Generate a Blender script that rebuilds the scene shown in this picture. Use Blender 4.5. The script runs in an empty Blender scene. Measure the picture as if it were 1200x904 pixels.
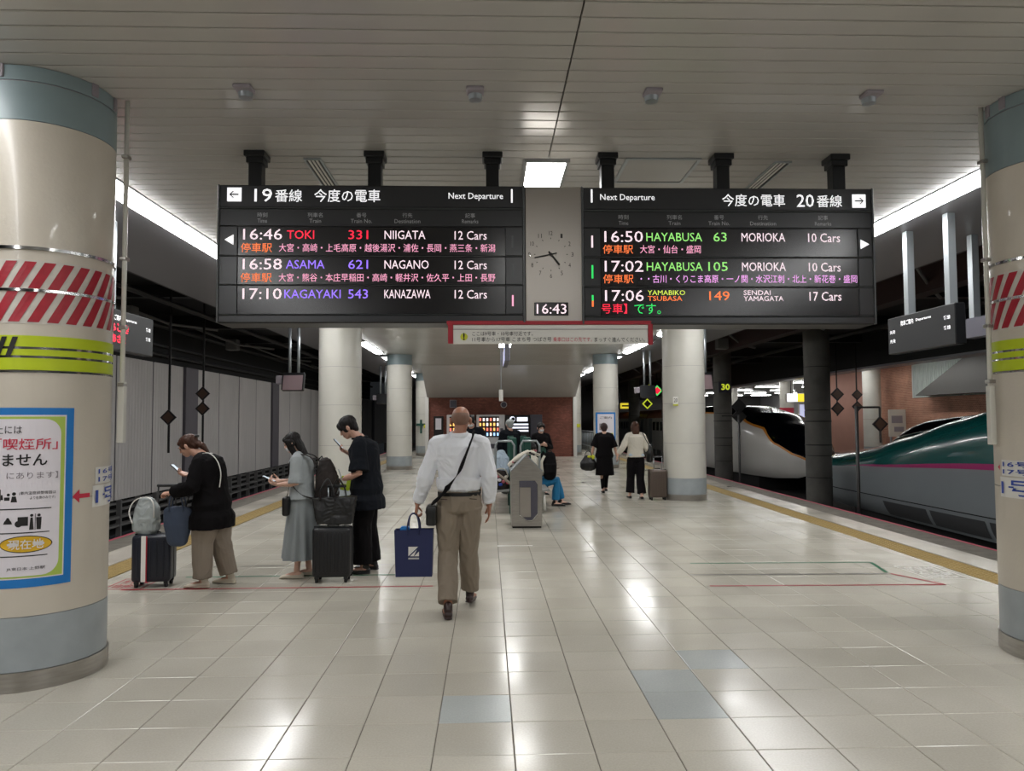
import bpy, bmesh, math, random
from math import sin, cos, pi, radians as R, sqrt, atan2
from mathutils import Vector as V, Matrix as M, noise

random.seed(4)
SC = bpy.context.scene
COL = SC.collection

# ------------------------------------------------------------------ camera, world, exposure
cd = bpy.data.cameras.new('camera'); cam = bpy.data.objects.new('camera', cd); COL.objects.link(cam)
cd.sensor_width = 36; cd.lens = 870 / 1200 * 36; cd.clip_end = 300; cd.clip_start = 0.05
_yaw, _pitch, _roll = math.atan(28.5 / 870), math.atan(41 / 870), -0.0053
_f = V((sin(_yaw) * cos(_pitch), cos(_yaw) * cos(_pitch), sin(_pitch)))
_r = V((cos(_yaw), -sin(_yaw), 0)); _u = _r.cross(_f)
_r2 = _r * cos(_roll) + _u * sin(_roll); _u2 = -_r * sin(_roll) + _u * cos(_roll)
cam.matrix_world = M(((_r2.x, _u2.x, -_f.x, 0), (_r2.y, _u2.y, -_f.y, 0), (_r2.z, _u2.z, -_f.z, 1.64), (0, 0, 0, 1)))
SC.camera = cam
w = bpy.data.worlds.new('world'); SC.world = w; w.use_nodes = True
w.node_tree.nodes['Background'].inputs[0].default_value = (0.75, 0.82, 0.9, 1)
w.node_tree.nodes['Background'].inputs[1].default_value = 0.015
SC.view_settings.view_transform = 'Standard'; SC.view_settings.look = 'None'
SC.view_settings.exposure = 0.0; SC.view_settings.gamma = 1.0; SC.view_settings.use_curve_mapping = False
LAMP = 24.5          # emission of the tube diffusers
LED = 3.2           # emission of the LED characters

# ------------------------------------------------------------------ materials
def lin(h):
    h = h.lstrip('#'); o = []
    for i in (0, 2, 4):
        c = int(h[i:i + 2], 16) / 255
        o.append(c / 12.92 if c <= .04045 else ((c + .055) / 1.055) ** 2.4)
    return (*o, 1)
def mat(name, col, rough=.5, metal=0, emit=0, bump=None, var=None, spec=.5, coat=0, alpha=1):
    m = bpy.data.materials.new(name); m.use_nodes = True; nt = m.node_tree; b = nt.nodes['Principled BSDF']
    c = lin(col) if isinstance(col, str) else (*col, 1)
    b.inputs['Base Color'].default_value = c; b.inputs['Roughness'].default_value = rough
    b.inputs['Metallic'].default_value = metal; b.inputs['Specular IOR Level'].default_value = spec
    b.inputs['Coat Weight'].default_value = coat; b.inputs['Alpha'].default_value = alpha
    if emit:
        b.inputs['Emission Color'].default_value = c; b.inputs['Emission Strength'].default_value = emit
    g = nt.nodes.new('ShaderNodeTexCoord')
    if var:                                     # (scale, amount) mottled colour
        sc, am = var[0], var[1]
        mp = nt.nodes.new('ShaderNodeMapping'); nt.links.new(g.outputs['Object'], mp.inputs[0])
        if len(var) > 2: mp.inputs['Scale'].default_value = var[2]
        n = nt.nodes.new('ShaderNodeTexNoise'); n.inputs['Scale'].default_value = sc; n.inputs['Detail'].default_value = 6
        nt.links.new(mp.outputs[0], n.inputs[0])
        mr = nt.nodes.new('ShaderNodeMapRange'); mr.inputs['From Min'].default_value = .3; mr.inputs['From Max'].default_value = .7
        mr.inputs['To Min'].default_value = 1 - am; mr.inputs['To Max'].default_value = 1 + am
        nt.links.new(n.outputs[0], mr.inputs[0])
        mx = nt.nodes.new('ShaderNodeVectorMath'); mx.operation = 'SCALE'; mx.inputs[0].default_value = c[:3]
        nt.links.new(mr.outputs[0], mx.inputs['Scale']); nt.links.new(mx.outputs[0], b.inputs['Base Color'])
    if bump:
        n = nt.nodes.new('ShaderNodeTexNoise'); n.inputs['Scale'].default_value = bump[0]; n.inputs['Detail'].default_value = 4
        bp = nt.nodes.new('ShaderNodeBump'); bp.inputs['Strength'].default_value = bump[1]; bp.inputs['Distance'].default_value = .01
        mp = nt.nodes.new('ShaderNodeMapping'); nt.links.new(g.outputs['Object'], mp.inputs[0])
        if len(bump) > 2: mp.inputs['Scale'].default_value = bump[2]
        nt.links.new(mp.outputs[0], n.inputs[0])
        nt.links.new(n.outputs[0], bp.inputs['Height']); nt.links.new(bp.outputs[0], b.inputs['Normal'])
    return m
def tile_mat(name, col, patch):
    m = mat(name, col, .16, spec=.5); nt = m.node_tree; b = nt.nodes['Principled BSDF']; L = nt.links.new
    g = nt.nodes.new('ShaderNodeNewGeometry')
    d = nt.nodes.new('ShaderNodeVectorMath'); d.operation = 'SUBTRACT'; d.inputs[1].default_value = (.125, .124, 0)
    s = nt.nodes.new('ShaderNodeVectorMath'); s.operation = 'SCALE'; s.inputs['Scale'].default_value = 2.5
    f = nt.nodes.new('ShaderNodeVectorMath'); f.operation = 'FLOOR'
    L(g.outputs['Position'], d.inputs[0]); L(d.outputs[0], s.inputs[0]); L(s.outputs[0], f.inputs[0])
    sx = nt.nodes.new('ShaderNodeSeparateXYZ'); cx = nt.nodes.new('ShaderNodeCombineXYZ')
    L(f.outputs[0], sx.inputs[0]); L(sx.outputs[0], cx.inputs[0]); L(sx.outputs[1], cx.inputs[1])
    wn = nt.nodes.new('ShaderNodeTexWhiteNoise'); wn.noise_dimensions = '2D'; L(cx.outputs[0], wn.inputs['Vector'])
    rp = nt.nodes.new('ShaderNodeValToRGB'); e = rp.color_ramp.elements
    base = lin(col)
    e[0].position = 0; e[0].color = tuple(c * .93 for c in base[:3]) + (1,)
    e[1].position = 1; e[1].color = tuple(c * 1.05 for c in base[:3]) + (1,)
    L(wn.outputs['Value'], rp.inputs[0])
    sp = nt.nodes.new('ShaderNodeTexNoise'); sp.inputs['Scale'].default_value = 90; sp.inputs['Detail'].default_value = 3
    L(g.outputs['Position'], sp.inputs[0])
    mr = nt.nodes.new('ShaderNodeMapRange'); mr.inputs['From Min'].default_value = .3; mr.inputs['From Max'].default_value = .7
    mr.inputs['To Min'].default_value = .94; mr.inputs['To Max'].default_value = 1.05; L(sp.outputs[0], mr.inputs[0])
    dirt = nt.nodes.new('ShaderNodeTexNoise'); dirt.inputs['Scale'].default_value = 1.1; dirt.inputs['Detail'].default_value = 6
    L(g.outputs['Position'], dirt.inputs[0])
    mr2 = nt.nodes.new('ShaderNodeMapRange'); mr2.inputs['From Min'].default_value = .3; mr2.inputs['From Max'].default_value = .7
    mr2.inputs['To Min'].default_value = .93; mr2.inputs['To Max'].default_value = 1.04; L(dirt.outputs[0], mr2.inputs[0])
    mm = nt.nodes.new('ShaderNodeMath'); mm.operation = 'MULTIPLY'; L(mr.outputs[0], mm.inputs[0]); L(mr2.outputs[0], mm.inputs[1])
    mx = nt.nodes.new('ShaderNodeVectorMath'); mx.operation = 'SCALE'; L(rp.outputs[0], mx.inputs[0]); L(mm.outputs[0], mx.inputs['Scale'])
    L(mx.outputs[0], b.inputs['Base Color'])
    r2 = nt.nodes.new('ShaderNodeMapRange'); r2.inputs['From Min'].default_value = .3; r2.inputs['From Max'].default_value = .7
    r2.inputs['To Min'].default_value = .13; r2.inputs['To Max'].default_value = .27; L(dirt.outputs[0], r2.inputs[0]); L(r2.outputs[0], b.inputs['Roughness'])
    bp = nt.nodes.new('ShaderNodeBump'); bp.inputs['Strength'].default_value = .05; bp.inputs['Distance'].default_value = .004
    n3 = nt.nodes.new('ShaderNodeTexNoise'); n3.inputs['Scale'].default_value = 14; L(g.outputs['Position'], n3.inputs[0])
    L(n3.outputs[0], bp.inputs['Height']); L(bp.outputs[0], b.inputs['Normal'])
    return m
def brick_mat(name, c1, c2, mortar, sw=4.6, rot=(pi / 2, 0, 0)):
    m = mat(name, c1, .8); nt = m.node_tree; b = nt.nodes['Principled BSDF']; L = nt.links.new
    g = nt.nodes.new('ShaderNodeNewGeometry'); mp = nt.nodes.new('ShaderNodeMapping'); mp.vector_type = 'TEXTURE'
    mp.inputs['Rotation'].default_value = rot; L(g.outputs['Position'], mp.inputs[0])
    br = nt.nodes.new('ShaderNodeTexBrick'); br.inputs['Scale'].default_value = sw
    br.inputs['Color1'].default_value = lin(c1); br.inputs['Color2'].default_value = lin(c2); br.inputs['Mortar'].default_value = lin(mortar)
    br.inputs['Mortar Size'].default_value = .03; L(mp.outputs[0], br.inputs[0])
    n = nt.nodes.new('ShaderNodeTexNoise'); n.inputs['Scale'].default_value = 1.6; n.inputs['Detail'].default_value = 5; L(g.outputs['Position'], n.inputs[0])
    mr = nt.nodes.new('ShaderNodeMapRange'); mr.inputs['From Min'].default_value = .3; mr.inputs['From Max'].default_value = .7
    mr.inputs['To Min'].default_value = .8; mr.inputs['To Max'].default_value = 1.2; L(n.outputs[0], mr.inputs[0])
    mx = nt.nodes.new('ShaderNodeVectorMath'); mx.operation = 'SCALE'; L(br.outputs[0], mx.inputs[0]); L(mr.outputs[0], mx.inputs['Scale'])
    L(mx.outputs[0], b.inputs['Base Color'])
    bp = nt.nodes.new('ShaderNodeBump'); bp.inputs['Strength'].default_value = .5; bp.inputs['Distance'].default_value = .01; bp.invert = True
    L(br.outputs['Fac'], bp.inputs['Height']); L(bp.outputs[0], b.inputs['Normal'])
    return m

MT = dict(
    tile=tile_mat('floor tile', '#c0bbae', None), bluetile=tile_mat('bluish tile', '#b3b8b6', None),
    edgetile=tile_mat('edge tile', '#c0b9ad', None),
    grout=mat('grout', '#5a524a', .8), pit=mat('pit slab', '#1c1a19', .9, var=(3, .4)), concrete=mat('concrete', '#5b5955', .85, var=(2, .2), bump=(30, .2)),
    plank=mat('ceiling plank', '#b3b1ac', .24, .0, spec=.6, var=(.7, .06), bump=(1.5, .12, (.4, 3, 1))), plankgap=mat('ceiling gap', '#17140f', .9),
    soffit=mat('grey soffit', '#77767a', .35, spec=.5), dark=mat('dark void', '#0d0c0c', .8), darksteel=mat('dark steel', '#1d1b1b', .55),
    beam=mat('maroon beam', '#2b1714', .6), midgrey=mat('mid grey paint', '#6b6a69', .5),
    pillar=mat('pillar enamel', '#c8c0b2', .32, spec=.5, coat=.15, var=(2.2, .05), bump=(45, .12)), pillarfar=mat('pillar enamel pale', '#cfcdc4', .3, coat=.15, var=(2.2, .04)),
    band=mat('pillar band grey', '#9ba2a5', .4, var=(5, .09), bump=(40, .1)), bandtop=mat('pillar band teal grey', '#7d8d90', .4, var=(5, .05)),
    steel=mat('stainless steel', '#a8a49e', .28, .9, var=(8, .1, (1, 1, 8))), brushed=mat('brushed panel', '#a7a19a', .3, .85, bump=(60, .08, (1, 1, 30))), chrome=mat('chrome', '#c8c8c8', .12, 1),
    red=mat('sign red', '#a31d2d', .45, var=(20, .1)), white=mat('white', '#dedcd6', .45), stripewhite=mat('hazard white', '#c9c4bb', .45, var=(20, .08)),
    lime=mat('lime yellow', '#b8c912', .5), limetape=mat('lime tape grey', '#9fae5a', .3), blue=mat('poster blue', '#1473bd', .5), green=mat('poster green', '#a9c155', .5), paper=mat('poster paper', '#ddd8de', .5),
    black=mat('ink black', '#161414', .5), redink=mat('ink red', '#c42c46', .5), blueink=mat('ink blue', '#2b49a5', .5), gold=mat('badge yellow', '#d5a91b', .5), greyink=mat('ink grey', '#8d868c', .5),
    board=mat('board black', '#131416', .35, spec=.35), board2=mat('board panel', '#2a2b2e', .3), ledback=mat('led glass', '#121013', .22, spec=.6), boardedge=mat('board edge grey', '#4d5052', .35),
    tx_white=mat('backlit white', '#f2f2f4', .5, emit=.9), tx_grey=mat('board grey ink', '#b9bbbe', .5),
    l_white=mat('led white', (1, .80, .88), .5, emit=.75), l_pink=mat('led pink', (1, .42, .62), .5, emit=.75), l_red=mat('led red', (1, .02, .06), .5, emit=.95), l_orange=mat('led orange', (1, .2, .05), .5, emit=.85),
    l_violet=mat('led violet', (.32, .18, 1), .5, emit=.9), l_green=mat('led green', (.35, .9, .22), .5, emit=.65), l_green2=mat('led pure green', (.03, .8, .15), .5, emit=.7), l_yel=mat('led yellow green', (.7, .85, .1), .5, emit=.75), l_magenta=mat('led lilac', (1, .45, 1), .5, emit=.7),
    tube=mat('tube diffuser', (1, 1, .98), .5, emit=LAMP), tubeside=mat('tube dim diffuser', (1, 1, 1), .5, emit=24.5), lampframe=mat('lamp housing', '#8f9090', .4, .3), galv=mat('galvanised post', '#9aa0a3', .38, .6),
    yellow=mat('tactile yellow', '#917a47', .75, var=(9, .12), bump=(60, .3)), darkstrip=mat('anti-slip strip', '#6d685f', .85, var=(6, .2), bump=(90, .5)), pinkline=mat('edge line pink', '#b0485a', .6),
    linered=mat('floor line red', '#96202c', .5), linegreen=mat('floor line green', '#1f6244', .5), ribs=mat('pale ribbed panel', '#b9c0bc', .6), stairgrey=mat('stair side grey', '#575552', .6), lineblack=mat('floor line black', '#55504c', .3), linewhite=mat('floor line white', '#dcd9d2', .3),
    corr=mat('corrugated panel', '#c4c0bd', .6, var=(.8, .08, (1, 1, .3))), corrpost=mat('wall post', '#666268', .6), cable=mat('cable black', '#121111', .6),
    brick=brick_mat('back brick', '#94594a', '#78473a', '#634238', 4.6), brickr=brick_mat('side brick', '#b07a62', '#94604c', '#cba58e', 4.6, (pi / 2, 0, pi / 2)),
    rosewall=mat('rose plaster', '#a07668', .7, var=(1, .06)), rose2=mat('white far wall', '#b0aeb0', .7),
    t_green=mat('train green', '#0f5a58', .2, coat=.6), t_grey=mat('train silver', '#8f9598', .28, coat=.4, var=(1, .03)), t_pink=mat('train pink stripe', '#b02f74', .3), t_black=mat('train black glass', '#05070c', .12, spec=.35), t_skirt=mat('train skirt', '#4b4c4d', .5), t_skirt2=mat('train skirt panel', '#6a6a68', .5),
    t_white=mat('train white', '#d6d3cd', .3, coat=.4), t_orange=mat('train orange stripe', '#cf8222', .35), t_under=mat('underframe', '#100f0f', .8), t_salmon=mat('coach salmon band', '#9a5a50', .4),
    skin=mat('skin', '#c79a86', .5, var=(9, .06)), skinpale=mat('pale skin', '#d3a995', .5), skintan=mat('tanned skin', '#a17059', .42, var=(12, .07)), eye=mat('eye dark', '#1b1210', .3),
    hairblack=mat('black hair', '#120e0e', .55, spec=.3, bump=(70, .6, (1, 1, .15))), hairbrown=mat('brown hair', '#42281c', .55, spec=.3, bump=(70, .6, (1, 1, .15))), hairmaroon=mat('maroon hair', '#2c0f14', .45, bump=(70, .6, (1, 1, .2))), hairgrey=mat('cropped grey hair', '#7d5d4d', .6, bump=(200, .3)),
    shirtw=mat('white shirt cloth', '#e4e6eb', .8, bump=(12, .35)), khaki=mat('khaki cloth', '#85796a', .85, bump=(14, .35), var=(6, .06)), blackcloth=mat('black cloth', '#100e10', .9, spec=.15, bump=(16, .3)), navycloth=mat('dark navy cloth', '#15181e', .9, spec=.15, bump=(16, .3)), greycloth=mat('grey blue cloth', '#8a9092', .85, bump=(14, .3), var=(5, .05)), palecloth=mat('pale grey top cloth', '#9ea4a6', .85, bump=(16, .3)),
    beige=mat('beige cloth', '#8b7f72', .85, bump=(14, .3)), cream=mat('cream cloth', '#c9c3b6', .85, bump=(20, .4)), tealcloth=mat('bright blue cloth', '#1c6f9c', .85, bump=(14, .3)), bluecloth=mat('light blue cloth', '#a3b2c0', .85, bump=(12, .3)),
    leather=mat('brown leather', '#2a1713', .4), blackleather=mat('black leather', '#111112', .35, bump=(30, .25)), shoecream=mat('cream rubber', '#c9bfae', .6), navybag=mat('navy paper', '#1a2350', .5, bump=(5, .15)), bluebag=mat('slate blue fabric', '#3c475b', .7, bump=(20, .3)),
    silverbag=mat('silver nylon', '#9aa09f', .45, bump=(10, .4)), case=mat('case black', '#17181b', .42), casenavy=mat('case navy', '#161a26', .4), rubber=mat('rubber', '#0d0d0d', .7), casebrown=mat('case bronze', '#5b4f47', .35, .3), yellowgreen=mat('yellow green plastic', '#b6cf2b', .5),
    phone=mat('phone black', '#0c0c0e', .2), screen=mat('phone screen', (.6, .7, .8), .2, emit=.35), pack=mat('dark brown pack', '#241c19', .8, bump=(9, .5), var=(7, .6)), maskm=mat('mask white', '#d9dade', .8),
    vend=mat('vending white', '#c9c9cb', .35), vendlit=mat('vending lit red', (1, .22, .15), .5, emit=1.2), vendwhite=mat('vending lit white', (1, .9, .85), .5, emit=1.6), vendor=mat('vending lit orange', (1, .55, .15), .5, emit=1.3), vendblue=mat('vending lit blue', (.4, .65, 1), .5, emit=1.2), slate=mat('slate panel', '#4a4853', .5), benchgreen=mat('bench green', '#1b4a3f', .45), benchseat=mat('bench seat grey', '#8c8d8b', .4),
    litwhite=mat('far sign lit', (.85, .88, 1), .5, emit=1.1), litlilac=mat('far screen lilac', (.6, .62, .9), .5, emit=.6), lityellow=mat('far sign yellow', (1, .8, .05), .5, emit=.7), litgreen=mat('marker green', (.1, .9, .2), .5, emit=.8), litlime=mat('marker lime', (.75, .85, .05), .5, emit=.6), monitor=mat('monitor pinkish', '#7a686a', .4), diamond=mat('marker brown', '#4a3428', .6),
    pinkface=mat('tinted red film', '#b2606c', .35), stickeryellow=mat('sticker yellow', '#cdd02e', .5),
)

# ------------------------------------------------------------------ builders
def tag(o, label=None, cat=None, group=None, kind=None):
    if label: o['label'] = label
    if cat: o['category'] = cat
    if group: o['group'] = group
    if kind: o['kind'] = kind
    return o
def thing(name, label, cat, loc=(0, 0, 0), rotz=0, group=None):
    o = bpy.data.objects.new(name, None); COL.objects.link(o); o.empty_display_size = .1
    o.location = loc; o.rotation_euler = (0, 0, rotz)
    return tag(o, label, cat, group)
def link(name, me, m, parent=None, smooth=False):
    o = bpy.data.objects.new(name, me); COL.objects.link(o)
    if m is not None:
        me.materials.clear(); me.materials.append(MT[m] if isinstance(m, str) else m)
    if parent: o.parent = parent
    if smooth: me.polygons.foreach_set('use_smooth', [True] * len(me.polygons))
    return o
class G:
    def __init__(s): s.v = []; s.f = []
    def add(s, vs, fs):
        n = len(s.v); s.v += [tuple(p) for p in vs]; s.f += [tuple(i + n for i in f) for f in fs]; return s
    def bm(s, b, mx=None):
        if mx is not None: b.transform(mx)
        b.verts.index_update(); s.add([v.co[:] for v in b.verts], [[v.index for v in f.verts] for f in b.faces]); b.free(); return s
    def box(s, c, d, bev=0, mx=None, seg=1):
        b = bmesh.new(); bmesh.ops.create_cube(b, size=1); b.transform(M.Diagonal((*d, 1)))
        if bev: bmesh.ops.bevel(b, geom=b.edges[:], offset=bev, segments=seg, affect='EDGES', profile=.5)
        t = M.Translation(c)
        return s.bm(b, t @ mx if mx is not None else t)
    def b2(s, x0, x1, y0, y1, z0, z1, bev=0, seg=1):
        return s.box(((x0 + x1) / 2, (y0 + y1) / 2, (z0 + z1) / 2), (abs(x1 - x0), abs(y1 - y0), abs(z1 - z0)), bev, seg=seg)
    def cyl(s, p0, p1, r, n=16, r2=None, cap=True):
        return s.tube([p0, p1], [r, r if r2 is None else r2], n, cap=cap)
    def tube(s, pts, rad, n=10, ref=None, cap=True, rnd=False):
        pts = [V(p) for p in pts]; k = len(pts)
        if not isinstance(rad, (list, tuple)): rad = [rad] * k
        rad = [(r, r) if not isinstance(r, (tuple, list)) else r for r in rad]
        if rnd:
            t0 = (pts[0] - pts[1]).normalized(); t1 = (pts[-1] - pts[-2]).normalized()
            a0, a1 = rad[0], rad[-1]; m0, m1 = min(a0), min(a1)
            pts = [pts[0] + t0 * m0 * .9, pts[0] + t0 * m0 * .55] + pts + [pts[-1] + t1 * m1 * .55, pts[-1] + t1 * m1 * .9]
            rad = [(a0[0] * .4, a0[1] * .4), (a0[0] * .83, a0[1] * .83)] + rad + [(a1[0] * .83, a1[1] * .83), (a1[0] * .4, a1[1] * .4)]; k += 4
        vs = []; pu = None
        for i, p in enumerate(pts):
            t = (pts[min(i + 1, k - 1)] - pts[max(i - 1, 0)]).normalized()
            if ref is not None: u = V(ref)
            elif pu is None: u = V((1, 0, 0)) if abs(t.x) < .9 else V((0, 0, 1))
            else: u = pu
            u = (u - t * u.dot(t)).normalized(); pu = u; w_ = t.cross(u)
            for j in range(n):
                a = 2 * pi * j / n; vs.append(p + u * cos(a) * rad[i][0] + w_ * sin(a) * rad[i][1])
        fs = [(i * n + j, i * n + (j + 1) % n, (i + 1) * n + (j + 1) % n, (i + 1) * n + j) for i in range(k - 1) for j in range(n)]
        if cap: fs += [tuple(range(n - 1, -1, -1)), tuple((k - 1) * n + j for j in range(n))]
        return s.add(vs, fs)
    def ell(s, c, r, mx=None, n=14):
        b = bmesh.new(); bmesh.ops.create_uvsphere(b, u_segments=n, v_segments=max(6, n * 2 // 3), radius=1)
        t = M.Translation(c) @ (mx.to_4x4() if mx is not None else M.Identity(4)) @ M.Diagonal((*(r if isinstance(r, (tuple, list)) else (r, r, r)), 1))
        return s.bm(b, t)
    def ring(s, c, r, z0, z1, t=0, n=64, a0=0, a1=360):
        """band on a cylinder (outside surface radius r, optional thickness t inward), angles in degrees"""
        full = abs(a1 - a0) >= 360; m = n if full else n + 1
        A = [R(a0 + (a1 - a0) * i / n) for i in range(m)]; ri = r - t if t else r
        vs = []
        for a in A:
            ca, sa = cos(a), sin(a)
            vs += [(c[0] + r * ca, c[1] + r * sa, z0), (c[0] + r * ca, c[1] + r * sa, z1)]
            if t: vs += [(c[0] + ri * ca, c[1] + ri * sa, z1), (c[0] + ri * ca, c[1] + ri * sa, z0)]
        q = 4 if t else 2; fs = []
        for i in range(n):
            a, b = i * q, ((i + 1) % m) * q
            fs.append((a, b, b + 1, a + 1))
            if t: fs += [(a + 1, b + 1, b + 2, a + 2), (a + 2, b + 2, b + 3, a + 3), (a + 3, b + 3, b, a)]
        if t and not full: fs += [(0, 1, 2, 3), tuple((m - 1) * q + k for k in (3, 2, 1, 0))]
        return s.add(vs, fs)
    def prism(s, pts, y0, y1):
        """polygon in x,z extruded along y"""
        n = len(pts); vs = [(x, y0, z) for x, z in pts] + [(x, y1, z) for x, z in pts]
        return s.add(vs, [tuple(range(n)), tuple(range(2 * n - 1, n - 1, -1))] + [(i, (i + 1) % n, n + (i + 1) % n, n + i) for i in range(n)])
    def mesh(s, name='mesh', recalc=True):
        me = bpy.data.meshes.new(name); me.from_pydata(s.v, [], s.f); me.update()
        if recalc:
            b = bmesh.new(); b.from_mesh(me); bmesh.ops.recalc_face_normals(b, faces=b.faces[:]); b.to_mesh(me); b.free()
        return me
    def build(s, name, m, parent=None, smooth=False, world=False, auto=None):
        if world and parent:
            l = parent.location; s.v = [(a - l.x, b - l.y, c - l.z) for a, b, c in s.v]
        o = link(name, s.mesh(name), m, parent, smooth)
        if auto:
            o.data.polygons.foreach_set('use_smooth', [True] * len(o.data.polygons)); o.data.set_sharp_from_angle(angle=R(auto))
        return o
def remeshed(g, name, m, parent, voxel=.006, smooth=4, fold=0, fs=(7, 7, 4), seed=0, dec=None):
    me = g.mesh(name); o = bpy.data.objects.new('tmp', me); COL.objects.link(o)
    md = o.modifiers.new('r', 'REMESH'); md.mode = 'VOXEL'; md.voxel_size = voxel
    if smooth: sm = o.modifiers.new('s', 'SMOOTH'); sm.iterations = smooth; sm.factor = .5
    if dec: d = o.modifiers.new('d', 'DECIMATE'); d.ratio = dec
    dg = bpy.context.evaluated_depsgraph_get()
    me2 = bpy.data.meshes.new_from_object(o.evaluated_get(dg), depsgraph=dg); bpy.data.objects.remove(o); bpy.data.meshes.remove(me)
    if fold:
        sd = V((seed * 3.1, seed * 1.7, seed * 5.3)); f = V(fs)
        nr = [v.normal.copy() for v in me2.vertices]
        for v, n in zip(me2.vertices, nr):
            q = v.co * f + sd
            a = noise.noise(q); b = 1 - abs(noise.noise(q * 2.1 + V((0, 0, a * 2)))) * 2
            v.co += n * fold * (a * .7 + b * .5 - .2)
    me2.name = name
    return link(name, me2, m, parent, True)

_txt = {}
def glyphs(s, bold=.0):
    k = (s, bold)
    if k not in _txt:
        c = bpy.data.curves.new('t', 'FONT'); c.body = s; c.size = 1; c.offset = bold; c.resolution_u = 2; c.fill_mode = 'FRONT'
        o = bpy.data.objects.new('t', c); COL.objects.link(o); dg = bpy.context.evaluated_depsgraph_get()
        me = bpy.data.meshes.new_from_object(o.evaluated_get(dg), depsgraph=dg)
        vs = [tuple(v.co) for v in me.vertices]; fs = [tuple(p.vertices) for p in me.polygons]
        bpy.data.objects.remove(o); bpy.data.meshes.remove(me); bpy.data.curves.remove(c)
        x0, x1 = min(v[0] for v in vs), max(v[0] for v in vs); y0, y1 = min(v[1] for v in vs), max(v[1] for v in vs)
        _txt[k] = ([((v[0] - x0) / max(x1 - x0, 1e-6), (v[1] - y0) / max(y1 - y0, 1e-6)) for v in vs], fs)
    return _txt[k]
def text(s, box, fn, m, parent, bold=.0, name='lettering', world=True):
    """string fitted into box=(u0,u1,v0,v1); fn maps (u,v) to a point on the sign"""
    vs, fs = glyphs(s, bold); u0, u1, v0, v1 = box
    g = G(); g.add([fn(u0 + a * (u1 - u0), v0 + b * (v1 - v0)) for a, b in vs], fs)
    l = parent.location if world else V((0, 0, 0))
    g.v = [(a - l.x, b - l.y, c - l.z) for a, b, c in g.v]
    return link(name, g.mesh(name, recalc=False), m, parent)
# ------------------------------------------------------------------ the setting
CEIL = 3.9
def ex(y): return 6.22 + .018 * (y - 6)       # right platform edge drifts outwards along its length
def struct(o): o['kind'] = 'structure'; return o
floor = struct(G().add([(-5.22, -7, -.06), (ex(-7) - .08, -7, -.06), (ex(60) - .08, 60, -.06), (-5.22, 60, -.06), (-5.22, -7, -1.5), (ex(-7) - .08, -7, -1.5), (ex(60) - .08, 60, -1.5), (-5.22, 60, -1.5)],
     [(0, 1, 2, 3), (0, 4, 5, 1), (1, 5, 6, 2), (2, 6, 7, 3), (3, 7, 4, 0)]).build('floor', 'concrete'))
GX, GY, T, GAP = .125, .124, .4, .0022
def tilebox(g, x0, x1, y0, y1, dz=0):
    q = .003
    g.add([(x0 + GAP, y0 + GAP, -.06), (x1 - GAP, y0 + GAP, -.06), (x1 - GAP, y1 - GAP, -.06), (x0 + GAP, y1 - GAP, -.06),
           (x0 + GAP, y0 + GAP, -q + dz), (x1 - GAP, y0 + GAP, -q + dz), (x1 - GAP, y1 - GAP, -q + dz), (x0 + GAP, y1 - GAP, -q + dz),
           (x0 + GAP + q, y0 + GAP + q, dz), (x1 - GAP - q, y0 + GAP + q, dz), (x1 - GAP - q, y1 - GAP - q, dz), (x0 + GAP + q, y1 - GAP - q, dz)],
          [(0, 1, 5, 4), (1, 2, 6, 5), (2, 3, 7, 6), (3, 0, 4, 7), (4, 5, 9, 8), (5, 6, 10, 9), (6, 7, 11, 10), (7, 4, 8, 11), (8, 9, 10, 11)])
single = []
for j in range(9, 24):
    for i in range(-12, 12):
        x, y = GX + i * T, GY + j * T
        if abs((x + .2) / (y + .2)) < .74 and x > -3.95 and x + T < 5.1: single.append((y, abs(x), i, j))
single.sort(); single = single[:292]; keep = {(i, j) for _, _, i, j in single}
gt = G(); tilebox(gt, 0, T, 0, T); tme = gt.mesh('tile'); tme.materials.append(MT['tile']); tmb = tme.copy(); tmb.materials.clear(); tmb.materials.append(MT['bluetile'])
BLUE = {(-1, 10), (2, 10), (2, 11), (3, 12)}
for _, _, i, j in single:
    o = bpy.data.objects.new('tile', tmb if (i, j) in BLUE else tme); COL.objects.link(o); o.parent = floor
    o.location = (GX + i * T, GY + j * T, random.uniform(-.0006, .0006))
    if (i, j) in BLUE: o['label'] = 'bluish replacement tile'
rest = G()
for j in range(-18, 120):
    for i in range(-12, 17):
        if (i, j) in keep: continue
        x0, x1, y0, y1 = GX + i * T, GX + (i + 1) * T, GY + j * T, GY + (j + 1) * T
        x0, x1 = max(x0, -3.98), min(x1, 4.99 + .018 * (y0 - 6))
        if x1 - x0 > .03: tilebox(rest, x0, x1, y0, y1, random.uniform(-.0005, .0005))
o = rest.build('tile_field', 'tile', floor); o['kind'] = 'stuff'
g = G(); g.b2(-3.98, 5.9, -7, 55, -.1, -.0045)
g.build('grout', 'grout', floor)
def strip(name, m, a, b, z=0, right=True, y0=-7, y1=55, label=None, par=floor):
    g = G(); s = .018 if right else 0
    f = lambda x, y: x + s * (y - 6)
    g.add([(f(a, y0), y0, z), (f(b, y0), y0, z), (f(b, y1), y1, z), (f(a, y1), y1, z), (f(a, y0), y0, -.07), (f(b, y0), y0, -.07), (f(b, y1), y1, -.07), (f(a, y1), y1, -.07)],
          [(0, 1, 2, 3), (0, 4, 5, 1), (1, 5, 6, 2), (2, 6, 7, 3), (3, 7, 4, 0)])
    o = g.build(name, m, par); return o
strip('edge_tile_strip', 'edgetile', 5.352, 5.78); strip('anti_slip_strip', 'darkstrip', 5.784, 6.2); strip('edge_line', 'pinkline', 6.2, 6.26, .002)
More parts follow.
